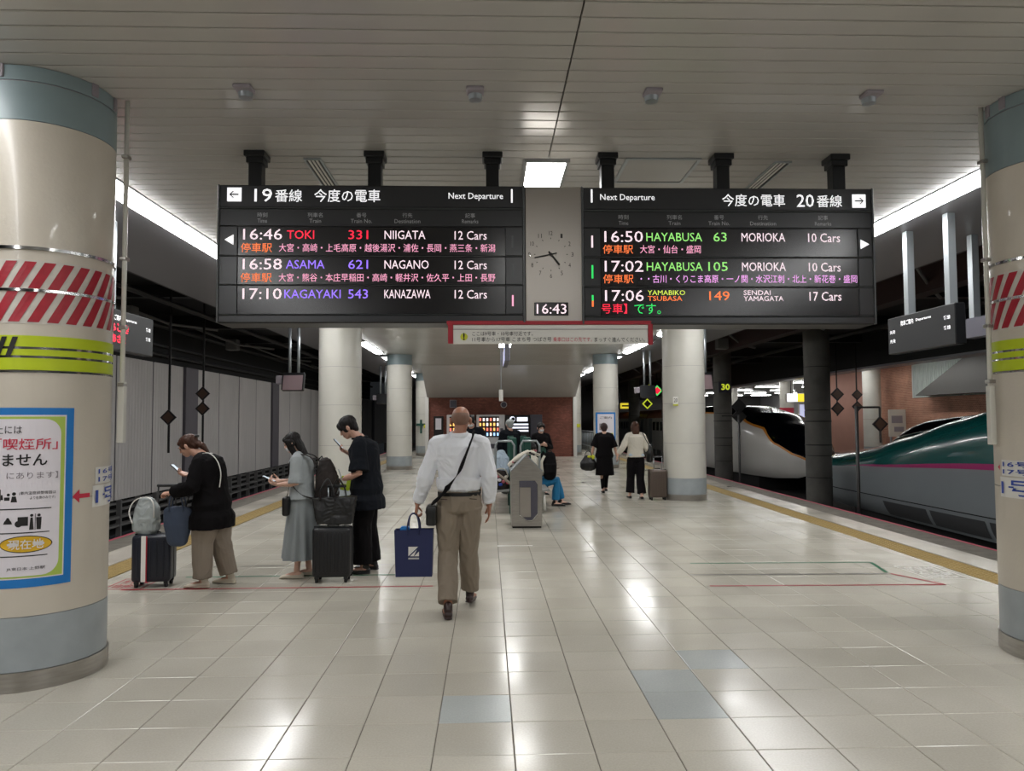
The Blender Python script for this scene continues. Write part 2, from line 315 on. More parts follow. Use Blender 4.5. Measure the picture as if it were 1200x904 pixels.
strip('edge_tile_strip', 'edgetile', -4.8, -4.344, right=False); strip('anti_slip_strip', 'darkstrip', -5.24, -4.804, right=False); strip('edge_line', 'pinkline', -5.3, -5.24, .002, right=False)
def tactile(name, x0, right, label):                     # each thirty centimetre guide block near the camera is a part, the far ones are one mass
    s = .018 if right else 0
    root = thing(name, label, 'tactile paving', (x0 + .15, 8, 0)); 
    b = G(); b.b2(.003, .33, .003, .297, -.03, .001, .002)
    for a in range(5):
        for c in range(5):
            cx, cy = .045 + a * .06, .04 + c * .055
            b.add([(cx - .016, cy - .016, .001), (cx + .016, cy - .016, .001), (cx + .016, cy + .016, .001), (cx - .016, cy + .016, .001), (cx - .009, cy - .009, .006), (cx + .009, cy - .009, .006), (cx + .009, cy + .009, .006), (cx - .009, cy + .009, .006)],
                  [(0, 1, 5, 4), (1, 2, 6, 5), (2, 3, 7, 6), (3, 0, 4, 7), (4, 5, 6, 7)])
    me = b.mesh('guide_block'); me.materials.append(MT['yellow']); far = G()
    for k in range(-20, 110):
        y = 6 + k * .3; X = x0 + s * (y - 6)
        if 0 <= k < 34:
            o = bpy.data.objects.new('guide_block', me); COL.objects.link(o); o.parent = root; o.location = (X - root.location.x, y - 8, 0)
        else: far.b2(X + .003 - root.location.x, X + .33 - root.location.x, y - 7.997, y - 7.703, -.03, .003, .002)
    far.build('guide_block_row', 'yellow', root)['kind'] = 'stuff'
tactile('tactile_paving', 4.995, True, 'yellow studded guide strip along the right platform edge, beside the empty track')
tactile('tactile_paving', -4.33, False, 'yellow studded guide strip along the left platform edge, behind the queue')

# ceiling: every plank near the camera is its own part
ceiling = struct(G().b2(-3.42, 4.46, -7, 52, CEIL + .03, CEIL + .12).build('ceiling', 'plankgap'))
SEAM = .53; PW = .159
def plank(g, x0, x1, y0):
    y1 = y0 + PW - .007
    g.add([(x0, y0, CEIL + .03), (x0, y0 + .002, CEIL + .004), (x0, y0 + .008, CEIL), (x0, y1 - .008, CEIL), (x0, y1 - .002, CEIL + .004), (x0, y1, CEIL + .03),
           (x1, y0, CEIL + .03), (x1, y0 + .002, CEIL + .004), (x1, y0 + .008, CEIL), (x1, y1 - .008, CEIL), (x1, y1 - .002, CEIL + .004), (x1, y1, CEIL + .03)],
          [(i, i + 1, i + 7, i + 6) for i in range(5)] + [(0, 1, 2, 3, 4, 5), (11, 10, 9, 8, 7, 6)])
gp = G(); plank(gp, -3.42, SEAM - .005, 0); pl = gp.mesh('plank'); pl.materials.append(MT['plank'])
gp = G(); plank(gp, SEAM + .005, 4.46, 0); pr = gp.mesh('plank'); pr.materials.append(MT['plank'])
far = G()
for k in range(-42, 310):
    y = 3.9 + k * PW
    if -4 <= k < 44:
        for me in (pl, pr):
            o = bpy.data.objects.new('plank', me); COL.objects.link(o); o.parent = ceiling; o.location = (0, y, 0)
    else: plank(far, -3.42, SEAM - .005, y); plank(far, SEAM + .005, 4.46, y)
far.build('plank_field', 'plank', ceiling)['kind'] = 'stuff'
# smooth grey soffits outside the lamp lines, and the dark structure above the tracks
struct(G().b2(-5.35, -3.75, -7, 55, CEIL, CEIL + .3).build('trim_1', 'soffit')); struct(G().b2(4.79, 6.45, -7, 55, CEIL, CEIL + .3).build('trim_2', 'soffit'))
struct(G().b2(-5.42, -5.35, -7, 55, CEIL + .01, CEIL + .9).build('trim_3', 'darksteel')); struct(G().b2(6.45, 6.52, -7, 55, CEIL + .01, CEIL + .9).build('trim_4', 'darksteel'))
struct(G().b2(-9.7, -5.42, -7, 60, 4.8, 4.95).b2(6.52, 14.2, -7, 70, 4.8, 4.95).build('trim_5', 'dark'))
struct(G().b2(-9.6, -5.2, -7, 60, -1.3, -1.5).b2(6.0, 14.25, -7, 70, -1.3, -1.5).build('trim_6', 'pit'))
bm_ = struct(G().b2(8.0, 8.35, -2, 60, 3.95, 4.42).build('trim_7', 'beam'))
# left wall: corrugated panels between posts over a dark ledge of cable rails
wl = struct(G().b2(-9.75, -9.45, -7, 60, -1.2, 4.9).build('wall_left', 'dark'))
pw = 1.8; pg = G(); nn = 12
pts = []
for i in range(nn * 4 + 1):
    q = i % 4; pts.append((i * (pw - .03) / (nn * 4), .0 if q in (0, 1) else .014))
vs = [(-9.3 + d, y, z) for z in (-.3, 3.32) for y, d in pts]; n = len(pts)
pg.add(vs, [(i, i + 1, n + i + 1, n + i) for i in range(n - 1)]); pm = pg.mesh('panel', False); pm.materials.append(MT['corr'])
for post in range(8):
    y0 = 4.6 + post * 9.2
    for k in range(4):
        o = bpy.data.objects.new('panel', pm); COL.objects.link(o); o.parent = wl; o.location = (random.uniform(0, .01), y0 + 1.0 + k * 2.05, 0); o.scale.y = 2.03 / pw
    G().b2(-9.4, -9.22, y0, y0 + .95, -.3, 3.32).build('post', 'corrpost', wl)
G().b2(-9.45, -9.31, -7, 60, -.3, 3.3).build('backing', 'corrpost', wl)
g = G()
for z in (-.38, -.55, -.72, -.92): g.b2(-9.4, -9.3 + .1 * (z < -.6), -7, 60, z - .035, z + .02)
for k in range(60): g.b2(-9.3, -9.18, -5 + k, -4.94 + k, -1.2, -.3)
g.build('cable_rack', 'midgrey', wl)
g = G()
for k, (x, z, r) in enumerate([(-9.25, 3.55, .05), (-9.2, 3.8, .03), (-9.0, 4.3, .07)]): g.cyl((x, -5, z), (x, 58, z), r, 10)
g.build('conduit', 'darksteel', wl)
# dark girders and brackets above both tracks
for side, xa, xb in (('left', -9.4, -5.45), ('right', 6.55, 14.1)):
    r_ = thing('roof_girder_frame', f'dark steel girders and pipes under the roof of the {side} track', 'girder', ((xa + xb) / 2, 20, 4.8))
    for k in range(8):
        y = 7 + k * 5.1; h_ = .38 if k % 2 else .28
        G().b2(xa, xb, y, y + .25, 4.8 - h_, 4.8).build('girder', 'darksteel', r_, world=True)
        G().tube([(xa + .5, y + .1, 4.5), (xa + 1.6, y + 1.2, 4.05), (xa + 2.4, y + 2.2, 4.02)], .035, 8).build('bracket', 'midgrey', r_, world=True)
    G().cyl(((xa + xb) / 2 + .6, 4, 4.2), ((xa + xb) / 2 + .6, 50, 4.2), .06, 10).build('pipe', 'darksteel', r_, world=True)
    for k in range(3): G().b2(xa + 1.0, xa + 1.35, 10 + 7 * k, 10.35 + 7 * k, 3.95, 4.3, .02).build('junction_box', 'midgrey', r_, world=True)
# rails
for x, lab in ((-7.3, 'steel rails of the left track'), (8.1, 'steel rails of the near right track'), (12.3, 'steel rails under the trains')):
    r_ = thing('rail_track', lab, 'rails', (x, 20, -1.5))
    for s in (-.75, .75): G().b2(x + s - .035, x + s + .035, -5, 60, -1.5, -1.36).build('rail', 'midgrey', r_, world=True)
# central block at the far end: sloping stair soffit and brick wall
struct(G().add([(-2.72, 30.3, 3.9), (3.95, 30.3, 3.9), (3.95, 33.4, 2.68), (-2.72, 33.4, 2.68), (-2.72, 52, 3.9), (3.95, 52, 3.9), (3.95, 52, 2.68), (-2.72, 52, 2.68)],
    [(0, 1, 2, 3), (1, 5, 6, 2), (0, 3, 7, 4), (3, 2, 6, 7)]).build('trim_8', 'plank'))
struct(G().b2(-2.65, 3.85, 33.5, 52, 0, 2.72).build('wall_back', 'brick'))
struct(G().b2(-2.8, -2.65, 33.35, 52, 0, 2.7).b2(3.85, 4.0, 33.35, 52, 0, 2.7).build('trim_9', 'white'))
struct(G().b2(-5.4, 6.6, 54, 54.3, -1, 4.8).b2(-9.7, 30, 70, 70.3, -1.2, 5).build('wall_far', 'midgrey'))
struct(G().b2(-9.7, 18, -7.3, -7, -1.2, 5).build('wall_near', 'midgrey'))

# ------------------------------------------------------------------ far platform beyond the trains
FP = struct(G().b2(14.2, 30, 4, 70, -1.2, 0).build('trim_10', 'concrete'))
struct(G().b2(14.25, 14.4, 4, 70, 3.6, 4.9).build('trim_11', 'dark'))
struct(G().b2(14.4, 30, 4, 70, 3.78, 3.95).build('trim_12', 'plank'))
struct(G().b2(14.25, 14.9, 4, 70, 3.52, 3.6).build('trim_13', 'soffit'))
struct(G().b2(17.0, 17.3, 28.9, 31.9, 0, 3.8).build('wall_right', 'brickr'))
struct(G().b2(17.05, 17.35, 31.9, 38.2, 0, 3.8).build('wall_right_rose', 'rosewall'))
struct(G().b2(26, 26.3, 10, 70, 0, 3.8).build('wall_right_far', 'rose2'))
struct(G().add([(16.3, 14, 3.75), (20, 14, 3.75), (20, 24.8, 3.75), (16.3, 24.8, 3.75), (16.3, 27.8, 2.5), (20, 27.8, 2.5), (16.3, 14, 2.47), (20, 14, 2.47)],
    [(0, 3, 4, 6), (6, 4, 5, 7), (3, 2, 5, 4), (0, 1, 2, 3), (0, 6, 7, 1)]).build('trim_14', 'stairgrey'))
struct(G().b2(16.9, 17.0, 14, 28.9, 0, 2.45).build('trim_15', 'brickr'))
g = G()
for k in range(32): g.b2(16.85, 16.9, 24.5 + k * .14, 24.59 + k * .14, 2.45, 3.75)
g.b2(16.9, 16.96, 24.4, 28.9, 2.45, 3.78)
struct(g.build('wall_right_ribbed', 'ribs'))

# ------------------------------------------------------------------ lamps
def strip_lamp(x, y0, ln, label, group, w_=.26, cat='ceiling lamp'):
    r_ = thing('strip_lamp', label, cat, (x, y0 + ln / 2, CEIL), group=group)
    G().b2(-w_ / 2 - .03, -w_ / 2, -ln / 2, ln / 2, -.008, .04).b2(w_ / 2, w_ / 2 + .03, -ln / 2, ln / 2, -.008, .04).b2(-w_ / 2, w_ / 2, -ln / 2, ln / 2, .03, .05).b2(-w_ / 2, w_ / 2, -ln / 2, -ln / 2 + .015, -.03, .03).b2(-w_ / 2, w_ / 2, ln / 2 - .015, ln / 2, -.03, .03).build('housing', 'lampframe', r_)
    n = 10; vs = [(w_ / 2 * cos(pi * q / n), yy, -.006 - .055 * sin(pi * q / n)) for yy in (-ln / 2 + .015, ln / 2 - .015) for q in range(n + 1)]
    G().add(vs, [(q, q + 1, n + 2 + q, n + 1 + q) for q in range(n)] + [tuple(range(n, -1, -1)), tuple(range(n + 1, 2 * n + 2))]).build('diffuser', 'tubeside', r_, True)
for k in range(18):
    y = -6.5 + k * 2.5
    if k < 7 or k % 2 == 1:
        strip_lamp(-3.585, y + .005, 2.49 if k < 7 else 3.5, 'fluorescent strip lamp in the line running along the left platform edge', 'strip lamps over the left edge')
        strip_lamp(4.625, y + .005, 2.49 if k < 7 else 3.5, 'fluorescent strip lamp in the line running along the right platform edge', 'strip lamps over the right edge')
struct(G().b2(-3.75, -3.42, -7, 52, CEIL + .05, CEIL + .2).b2(4.46, 4.79, -7, 52, CEIL + .05, CEIL + .2).build('trim_16', 'soffit'))
for y, lab in ((-4.0, 'behind the viewer'), (1.0, 'overhead before the frame'), (6.3, 'just behind the steel clock panel'), (11.5, 'hidden behind the departure boards'), (16.5, 'beyond the departure boards'), (21.5, 'seen under the red framed banner')):
    r_ = thing('square_lamp', 'recessed white lamp in the middle of the ceiling, ' + lab, 'ceiling lamp', (.52, y + .6, CEIL))
    G().b2(-.2, -.17, -.6, .6, -.03, -.001).b2(.17, .2, -.6, .6, -.03, -.001).b2(-.17, .17, -.6, -.57, -.03, -.001).b2(-.17, .17, .57, .6, -.03, -.001).build('housing', 'lampframe', r_)
    G().add([(-.17, -.57, -.02), (.17, -.57, -.02), (.17, .57, -.02), (-.17, .57, -.02)], [(0, 3, 2, 1)]).build('diffuser', mat('square diffuser ' + lab, (1, 1, .98), .5, emit=32.0), r_)
# far platform lamps
for k in range(9):
    y = 14 + k * 5.2
    r_ = thing('far_strip_lamp', 'thin fluorescent lamp over the far platform edge beyond the trains', 'ceiling lamp', (15.3, y + 2, 3.62), group='lamps over the far platform edge')
    G().b2(-.06, .06, -2.3, 2.3, 0, .14).build('housing', 'lampframe', r_); G().b2(-.05, .05, -2.28, 2.28, -.03, -.001).build('tube', 'tube', r_)
for k in range(6):
    for i, x in enumerate((18.4, 21.5, 24.0)):
        r_ = thing('far_ceiling_lamp', 'small bright lamp in the ceiling deep inside the far platform', 'ceiling lamp', (x, 37 + k * 5.5, 3.74), group='lamps deep in the far platform')
        G().b2(-.9, .9, -.12, .12, 0, .04).build('housing', 'lampframe', r_); G().b2(-.85, .85, -.1, .1, -.02, -.001).build('diffuser', 'tube', r_)

# ------------------------------------------------------------------ pillars
PR = .43
def round_pillar(x, y, label, m='pillar', ub=3.55, top=CEIL, near=False, group=None, r=PR, seg=64):
    root = thing('platform_pillar', label, 'pillar', (x, y, 0), group=group); c = (0, 0)
    G().ring(c, r + .012, 0, .12, .05, seg).build('steel_skirt', 'steel', root, auto=40)
    G().ring(c, r, .122, .45, .05, seg).build('lower_band', 'band', root, auto=40)
    js = [.454, 1.16, 1.97, 2.74, ub]
    for a, b in zip(js, js[1:]): G().ring(c, r, a, b - .005, .05, seg).build('cladding_panel', m, root, auto=40)
    G().ring(c, r - .008, .12, 3.85, .03, seg).build('core', 'greyink', root, auto=40)
    G().ring(c, r, ub, 3.795, .05, seg).ring(c, r, 3.803, top - .004, .05, seg).build('upper_band', 'bandtop', root, auto=40)
    return root
rows = [5.1, 15.3, 25.5, 35.7, 45.9]
PL = round_pillar(-3.02, 5.1, 'thick cream round pillar at the far left with a big blue-framed poster', near=True)
PRr = round_pillar(4.06, 5.1, 'thick cream round pillar cut by the right edge of the picture, with hazard stripes and no poster', ub=3.4, near=True)
ld = {(0, 15.3): 'cream round pillar behind the queue, between the girl with the backpack and the man in black', (1, 15.3): 'large cream round pillar beside the two women walking away, in front of the white train',
      (0, 25.5): 'round cream pillar left of the man in the white shirt, second from the left queue', (1, 25.5): 'round cream pillar with a blue-framed notice behind the woman in the black dress',
      (0, 35.7): 'thin distant cream pillar left of the brick stair block', (1, 35.7): 'thin distant cream pillar right of the brick stair block', (0, 45.9): 'farthest cream pillar on the left side', (1, 45.9): 'farthest cream pillar on the right side'}
PIL = {}
for (s, y), lab in ld.items():
    PIL[s, y] = round_pillar((-3.02, 4.07)[s], y, lab, 'pillarfar', seg=40)
for P_, c in ((PL, PL.location), (PRr, PRr.location)):
    for z, h_ in ((2.735, .02), (2.47, .016)): G().ring((0, 0), PR + .012, z - h_ / 2, z + h_ / 2, .012, 64).build('chrome_ring', 'chrome', P_, auto=40)
    G().ring((0, 0), PR + .006, 1.955, 1.965, .006, 64).build('chrome_ring', 'chrome', P_, auto=40)
    # hazard stripes: white sleeve with red slanted patches above and below the middle ring
    G().ring((0, 0), PR + .003, 2.26, 2.66, .003, 64).build('stripe_sleeve', 'stripewhite', P_, auto=40)
    g = G()
    for z0, z1 in ((2.27, 2.46), (2.482, 2.65)):
        for k in range(26):
            a = k * 360 / 26; h_ = 7; lean = 13 * (z1 - z0) / .19; nn = 5; rr = PR + .0055
            vs = []
            for q in range(nn + 1):
                z = z0 + (z1 - z0) * q / nn; off = lean * q / nn
                for e in (0, h_ * .5, h_ + 1.3):
                    t = R(a + off + e); vs.append((rr * cos(t), rr * sin(t), z))
            g.add(vs, [(q * 3 + e, q * 3 + e + 1, q * 3 + e + 4, q * 3 + e + 3) for q in range(nn) for e in (0, 1)])
    g.build('hazard_stripes', 'red', P_)
    g = G()
    for z0, z1 in ((1.97, 2.045), (2.06, 2.10), (2.115, 2.185)): g.ring((0, 0), PR + .004, z0, z1, .004, 64)
    g.build('lime_bands', 'lime', P_, auto=40)
    G().ring((0, 0), PR + .003, 2.045, 2.06, .003, 64).ring((0, 0), PR + .003, 2.10, 2.115, .003, 64).build('reflective_tape', 'chrome', P_, auto=40)
    # small fasteners on the upper band
    for a in (-95, -20, -170, 170, 10): 
        t = R(a); G().box((PR * cos(t), PR * sin(t), 3.86), (.02, .05, .09), mx=M.Rotation(t, 4, 'Z'), bev=.004).build('clip', 'greyink', P_)
def oncyl(cx, cy, r, a0, flip=1):
    return lambda u, v: (cx + r * cos(R(a0) + u / r), cy + r * sin(R(a0) + u / r), v)
def cylpatch(a0, a1, z0, z1, r, rnd=0, n=24):
    """patch on a cylinder; rnd rounds the corners (metres)"""
    g = G(); L_ = R(a1 - a0) * r; pts = []
    if rnd:
        for cx, cz, s in ((L_ - rnd, z1 - rnd, 0), (rnd, z1 - rnd, 90), (rnd, z0 + rnd, 180), (L_ - rnd, z0 + rnd, 270)):
            for q in range(7): t = R(s + 15 * q); pts.append((cx + rnd * cos(t), cz + rnd * sin(t)))
    # columns clipped by the rounded outline
    def lim(u):
        if not rnd: return z0, z1
        d = 0
        if u < rnd: d = rnd - sqrt(max(0, rnd * rnd - (rnd - u) ** 2))
        elif u > L_ - rnd: d = rnd - sqrt(max(0, rnd * rnd - (u - L_ + rnd) ** 2))
        return z0 + d, z1 - d
    us = sorted(set([L_ * i / n for i in range(n + 1)] + ([rnd * (1 - cos(R(15 * q))) for q in range(7)] + [L_ - rnd * (1 - cos(R(15 * q))) for q in range(7)] if rnd else [])))
    vs = []
    for u in us:
        a, b = lim(u); t = R(a0) + u / r; vs += [(r * cos(t), r * sin(t), a), (r * cos(t), r * sin(t), b)]
    return g.add(vs, [(2 * i, 2 * i + 2, 2 * i + 3, 2 * i + 1) for i in range(len(us) - 1)])
def cyltext(P_, s, a0, a1, z0, z1, m, root, bold=.0, lift=.009, name='lettering'):
    r = PR + lift; f = lambda u, v: (P_[0] + r * cos(u), P_[1] + r * sin(u), v)
    return text(s, (R(a0), R(a1), z0, z1), f, m, root, bold, name)
# poster on the left pillar
pc = (-3.02, 5.1)
PO = thing('station_poster', 'blue-framed poster about the smoking room on the left pillar', 'poster', (*pc, .62))
def pp(name, m, a0, a1, z0, z1, lift, rnd=0):
    g = cylpatch(a0, a1, z0, z1, PR + lift, rnd); g.v = [(a, b, c - .62) for a, b, c in g.v]; return g.build(name, m, PO)
pp('frame', 'blue', -158, -33, .63, 1.735, .0030); pp('white_margin', 'paper', -153, -39, .683, 1.69, .0040)
pp('green_sheet', 'green', -152.3, -40, .69, 1.68, .0048); pp('paper', 'paper', -151, -43, .70, 1.665, .0056, .09)
T_ = lambda s, a0, a1, z0, z1, m, b=.0: cyltext(pc, s, a0, a1, z0, z1, m, PO, b, .0098)
T_('このホーム上には', -122, -70.5, 1.575, 1.625, 'black'); T_('「喫煙所」', -88.5, -45.5, 1.475, 1.545, 'redink', .008)
T_('はありません', -118, -52.5, 1.375, 1.45, 'black', .015); T_('【カフェ階】にあります】', -118, -44.8, 1.295, 1.338, 'greyink')
def mini(name, m, u0, u1, z0, z1): pp(name, m, u0, u1, z0, z1, .007)
mini('icon_box', 'paper', -130, -45.5, 1.115, 1.27)
pp('icon_plate', 'lineblack', -90, -84.5, 1.16, 1.235, .0078, .006)
for z, a in ((1.108, -49), (.962, -50), (.82, -51)): pp('rule', 'black', -118, a, z, z + .006, .0078)
T_('(車内温度調整機器は', -71.5, -46, 1.195, 1.218, 'black'); T_('より右側のみです)', -64, -46.5, 1.165, 1.188, 'black')
def figures(spec):                                 # small pictograms: heads, bodies and cases
    g = G(); rr = PR + .0078
    for kind, a, z, s in spec:
        if kind == 'o':
            n = 12; c0 = len(g.v); vs = [(rr * cos(R(a)), rr * sin(R(a)), z)]
            for q in range(n): t = 2 * pi * q / n; th = R(a) + s * cos(t) / rr; vs.append((rr * cos(th), rr * sin(th), z + s * sin(t)))
            g.add(vs, [(0, 1 + q, 1 + (q + 1) % n) for q in range(n)])
        else:
            w_, h_, top_ = s; vs = []
            for du, dz in ((-w_ / 2, -h_ / 2), (w_ / 2, -h_ / 2), (w_ * top_ / 2, h_ / 2), (-w_ * top_ / 2, h_ / 2)):
                th = R(a) + du / rr; vs.append((rr * cos(th), rr * sin(th), z + dz))
            g.add(vs, [(0, 1, 2, 3)])
    g.v = [(a, b, c - .62) for a, b, c in g.v]; return g.build('pictogram', 'black', PO)
figures([('o', -75, 1.205, .011), ('b', -75, 1.172, (.035, .036, .6)), ('o', -79, 1.2, .009), ('b', -80, 1.175, (.03, .02, 1)), ('b', -84, 1.185, (.02, .03, .6))])
figures([('b', -68.5, 1.035, (.055, .055, 1)), ('o', -71.5, 1.02, .02)]); figures([('o', -62.5, 1.07, .009), ('b', -62.5, 1.02, (.024, .075, .5))]); figures([('o', -57.5, 1.07, .009), ('b', -57.5, 1.02, (.022, .075, 1.3))])
figures([('b', -60, 1.03, (.003, .1, 1))]); figures([('b', -79, 1.03, (.05, .02, .7)), ('b', -79, 1.05, (.03, .02, .3))])
# yellow badge with black rim
for nm, m, k, lift in (('badge_rim', 'black', 1.0, .0085), ('badge', 'gold', .95, .0095)):
    rr = PR + lift; vs = [(rr * cos(R(-66.2)), rr * sin(R(-66.2)), .895 - .62)]
    for q in range(40):
        t = 2 * pi * q / 40; th = R(-66.2 + 18.3 * (k if k == 1 else .965) * cos(t)); vs.append((rr * cos(th), rr * sin(th), .895 - .62 + .052 * (k if k == 1 else .9) * sin(t)))
    G().add(vs, [(0, 1 + q, 1 + (q + 1) % 40) for q in range(40)]).build(nm, m, PO)
cyltext(pc, '現在地', -78, -54, .865, .925, 'white', PO, .01, .0135)
T_('JR東日本 上野駅', -79, -52.5, .735, .757, 'black')
def car_sign(root_label, cx, cy, a, flip, arrow=True):
    s_ = thing('car_number_sign', root_label, 'sign', (cx, cy, 1.08))
    def patch(a0, a1, z0, z1, m, nm, lift=.003):
        g = cylpatch(a0, a1, z0, z1, PR + lift); g.v = [(x, y, z - 1.08) for x, y, z in g.v]; g.build(nm, m, s_)
    patch(a, a + 58, 1.235, 1.345, 'white', 'backing'); patch(a - 3, a + 66, 1.085, 1.225, 'white', 'backing')
    cc = (cx, cy)
    cyltext(cc, '16号車', a + 3, a + 52, 1.297, 1.338, 'blueink', s_, .01, .0095); cyltext(cc, '17号車', a + 3, a + 52, 1.245, 1.286, 'blueink', s_, .01, .0095)
    cyltext(cc, '1号車', a, a + 62, 1.1, 1.212, 'blueink', s_, .012, .0095)
    rr = PR + .004; g = G(); b0 = a - 22 if arrow else a - 7
    P2 = [(0, 1.168), (6, 1.212), (6, 1.182), (16, 1.182), (16, 1.154), (6, 1.154), (6, 1.124)] if arrow else [(0, 1.19), (5, 1.235), (5, 1.15)]
    if not arrow: P2 = [(0, 1.29), (4, 1.31), (4, 1.27)]
    vs = [(rr * cos(R(b0 + u)), rr * sin(R(b0 + u)), z - 1.08) for u, z in P2]
    g.add(vs, [tuple(range(len(vs)))]).build('arrow', 'redink', s_)
car_sign('blue 1号車 car number sign with a red arrow on the left pillar', -3.02, 5.1, -11, 1)
car_sign('blue 1号車 car number sign on the right pillar, low beside the picture edge', 4.06, 5.1, -187.5, 1, False)
# black and yellow chevron label on the left lime band
CH = thing('chevron_sticker', 'small black and yellow striped sticker on the lime band of the left pillar', 'sticker', (*pc, 2.05))
for k in range(4):
    rr = PR + .0085; vs = []
    for u, z in ((0, 0), (4, 0), (9, .12), (5, .12)): t = R(-108 + k * 8 + u); vs.append((rr * cos(t), rr * sin(t), z + .005))
    G().add(vs, [(0, 1, 2, 3)]).build('stripe', 'black', CH)
# conduits beside the near pillars
for nm, x, y, z0, lab in (('conduit_pipe', -2.53, 5.22, 1.5, 'thin pale conduit running down the right side of the left pillar'), ('conduit_pipe', 3.60, 5.2, 1.45, 'thin pale conduit running down the left side of the right pillar')):
    r_ = thing(nm, lab, 'conduit', (x, y, CEIL))
    G().cyl((0, 0, z0 - CEIL), (0, 0, 0), .016, 10).build('pipe', 'pillarfar', r_, True)
    for z in (1.9, 2.3, 2.78, 3.5): G().box((0, 0, z - CEIL), (.045, .06, .025), .004).build('clamp', 'steel', r_)
    G().b2(-.022, .022, -.022, .022, z0 - CEIL, z0 - CEIL + .42, .004).build('trunking', 'pillarfar', r_)
# notices on the far pillars
N_ = thing('pillar_notice', 'blue-framed notice on the pillar behind the woman in the black dress', 'poster', (4.07, 25.5 - PR, .9))
G().b2(-.42, .25, -.02, .0, .0, 1.0).build('frame', 'blue', N_); G().b2(-.36, .2, -.03, -.02, .06, .94).build('paper', 'paper', N_)
text('ご案内', (-.28, .12, .78, .86), lambda u, v: (4.07 + u, 25.5 - PR - .035, .9 + v), 'black', N_)
G().b2(-.0, .16, -.036, -.03, .12, .3).build('yellow_block', 'stickeryellow', N_); G().b2(-.3, -.08, -.036, -.03, .4, .62).build('picture', 'greyink', N_)
N2 = thing('number_plate', 'small white platform number plate on the large pillar right of the walking women', 'sign', (3.9, 15.3 - PR, 1.9))
G().b2(-.16, -.06, -.0, .03, .02, .2).build('plate', 'white', N2); text('20', (-.145, -.075, .09, .17), lambda u, v: (3.9 + u, 15.3 - PR - .004, 1.9 + v), 'black', N2); G().b2(-.16, -.06, -.004, .02, .02, .05).build('yellow_edge', 'stickeryellow', N2)
# ------------------------------------------------------------------ departure boards
BY = 6.1
def board(label, mx, mz, px, rows_, arrow_px, head, tri, ticks, postx):
    X, Z = mx, mz
    x0, x1 = X(px['l']), X(px['r']); zt, zb = Z(px['t']), Z(px['b'])
    root = thing('departure_board', label, 'departure board', ((x0 + x1) / 2, BY + .17, zt))
    zones = []
    def b(name, m, a, c, t, bt, y0=BY - .004, y1=BY + .05, bev=.002): return G().b2(X(a), X(c), y0, y1, Z(bt), Z(t), bev).build(name, m, root, world=True)
    G().b2(x0, x1, BY + .012, BY + .34, zb, zt, .006).build('housing', 'board', root, world=True)
    for xx in (x0, x1): G().b2(xx - .008, xx + .008, BY - .012, BY + .3, zb + .002, zt - .002, .003).build('edge_profile', 'boardedge', root, world=True)
    hp_ = b('header_panel', 'board2', px['l'] + 1.5, px['r'] - 1.5, px['t'] + 1.5, px['h1'])
    b('divider', 'boardedge', px['l'] + 1.5, px['r'] - 1.5, px['h1'] + .8, px['h1'] + 1.8, BY - .01)
    zones.append((px['h1'], hp_)); hp_ = b('column_header_panel', 'board2', px['l'] + 1.5, px['r'] - 1.5, px['h1'] + 2.6, px['h2'])
    for t, bt in rows_:
        b('side_panel', 'board2', px['l'] + 1.5, px['c1'] - .5, t, bt); b('side_panel', 'board2', px['c2'] + .5, px['r'] - 1.5, t, bt)
        if hp_: zones.append((px['h2'], hp_)); hp_ = None
        zones.append((bt, b('led_panel', 'ledback', px['c1'], px['c2'], t, bt, BY + .004)))
        b('divider', 'boardedge', px['l'] + 1.5, px['r'] - 1.5, bt + .5, bt + 1.2, BY - .008)
    b('bottom_rail', 'board2', px['l'] + 1.5, px['r'] - 1.5, rows_[-1][1] + 2, px['b'] - 1, BY - .006)
    fn = lambda u, v: (u, BY - .0065, v)
    def t(s, a, c, tp, bt, m, bold=.0, led=False):
        o = text(s, (X(a), X(c), Z(bt), Z(tp)), (lambda u, v: (u, BY + .0025, v)) if led else fn, m, root, bold)
        o.parent = next(p for z, p in zones if tp < z); return o
    for a in head: t(*a)
    # arrow plate
    a, c, tp, bt, d = arrow_px
    b('arrow_plate', 'tx_white', a, c, tp, bt, BY - .008, BY); cx, cz, h_ = (X(a) + X(c)) / 2, (Z(tp) + Z(bt)) / 2, (Z(tp) - Z(bt)) / 2
    g = G(); s = d
    g.b2(cx - h_ * .62, cx + h_ * .62, BY - .0105, BY - .0085, cz - h_ * .09, cz + h_ * .09)
    for q in (1, -1): g.prism([(cx + s * h_ * .68, cz), (cx + s * h_ * .5, cz), (cx + s * h_ * .02, cz + q * h_ * .48), (cx + s * h_ * .2, cz + q * h_ * .48 + h_ * .06 * 0)], BY - .0105, BY - .0085)
    g.build('arrow', 'black', root, world=True)
    g = G(); g.prism([(X(p), Z(q)) for p, q in tri], BY - .008, BY - .003); g.build('pointer', 'tx_white', root, world=True)
    for p, q, r_, m in ticks: b('indicator', m, p - 1, p + 1, q, r_, BY - .007, BY - .003, 0)
    for p in postx:
        G().b2(p - .055, p + .055, BY + .07, BY + .18, zt - .01, CEIL - .01, .004).b2(p - .085, p + .085, BY + .03, BY + .22, CEIL - .05, CEIL, .006).b2(p - .07, p + .07, BY + .05, BY + .2, CEIL - .1, CEIL - .05, .004).build('hanging_post', 'board', root, world=True)
    return root, t
Xl = lambda p: -2.2 + (p - 256) * .007006
Zl = lambda p: 3.592 - (p - 217.5) * .00707
W_, P_, R_, O_, V_, GR = 'l_white', 'l_pink', 'l_red', 'l_orange', 'l_violet', 'l_green'
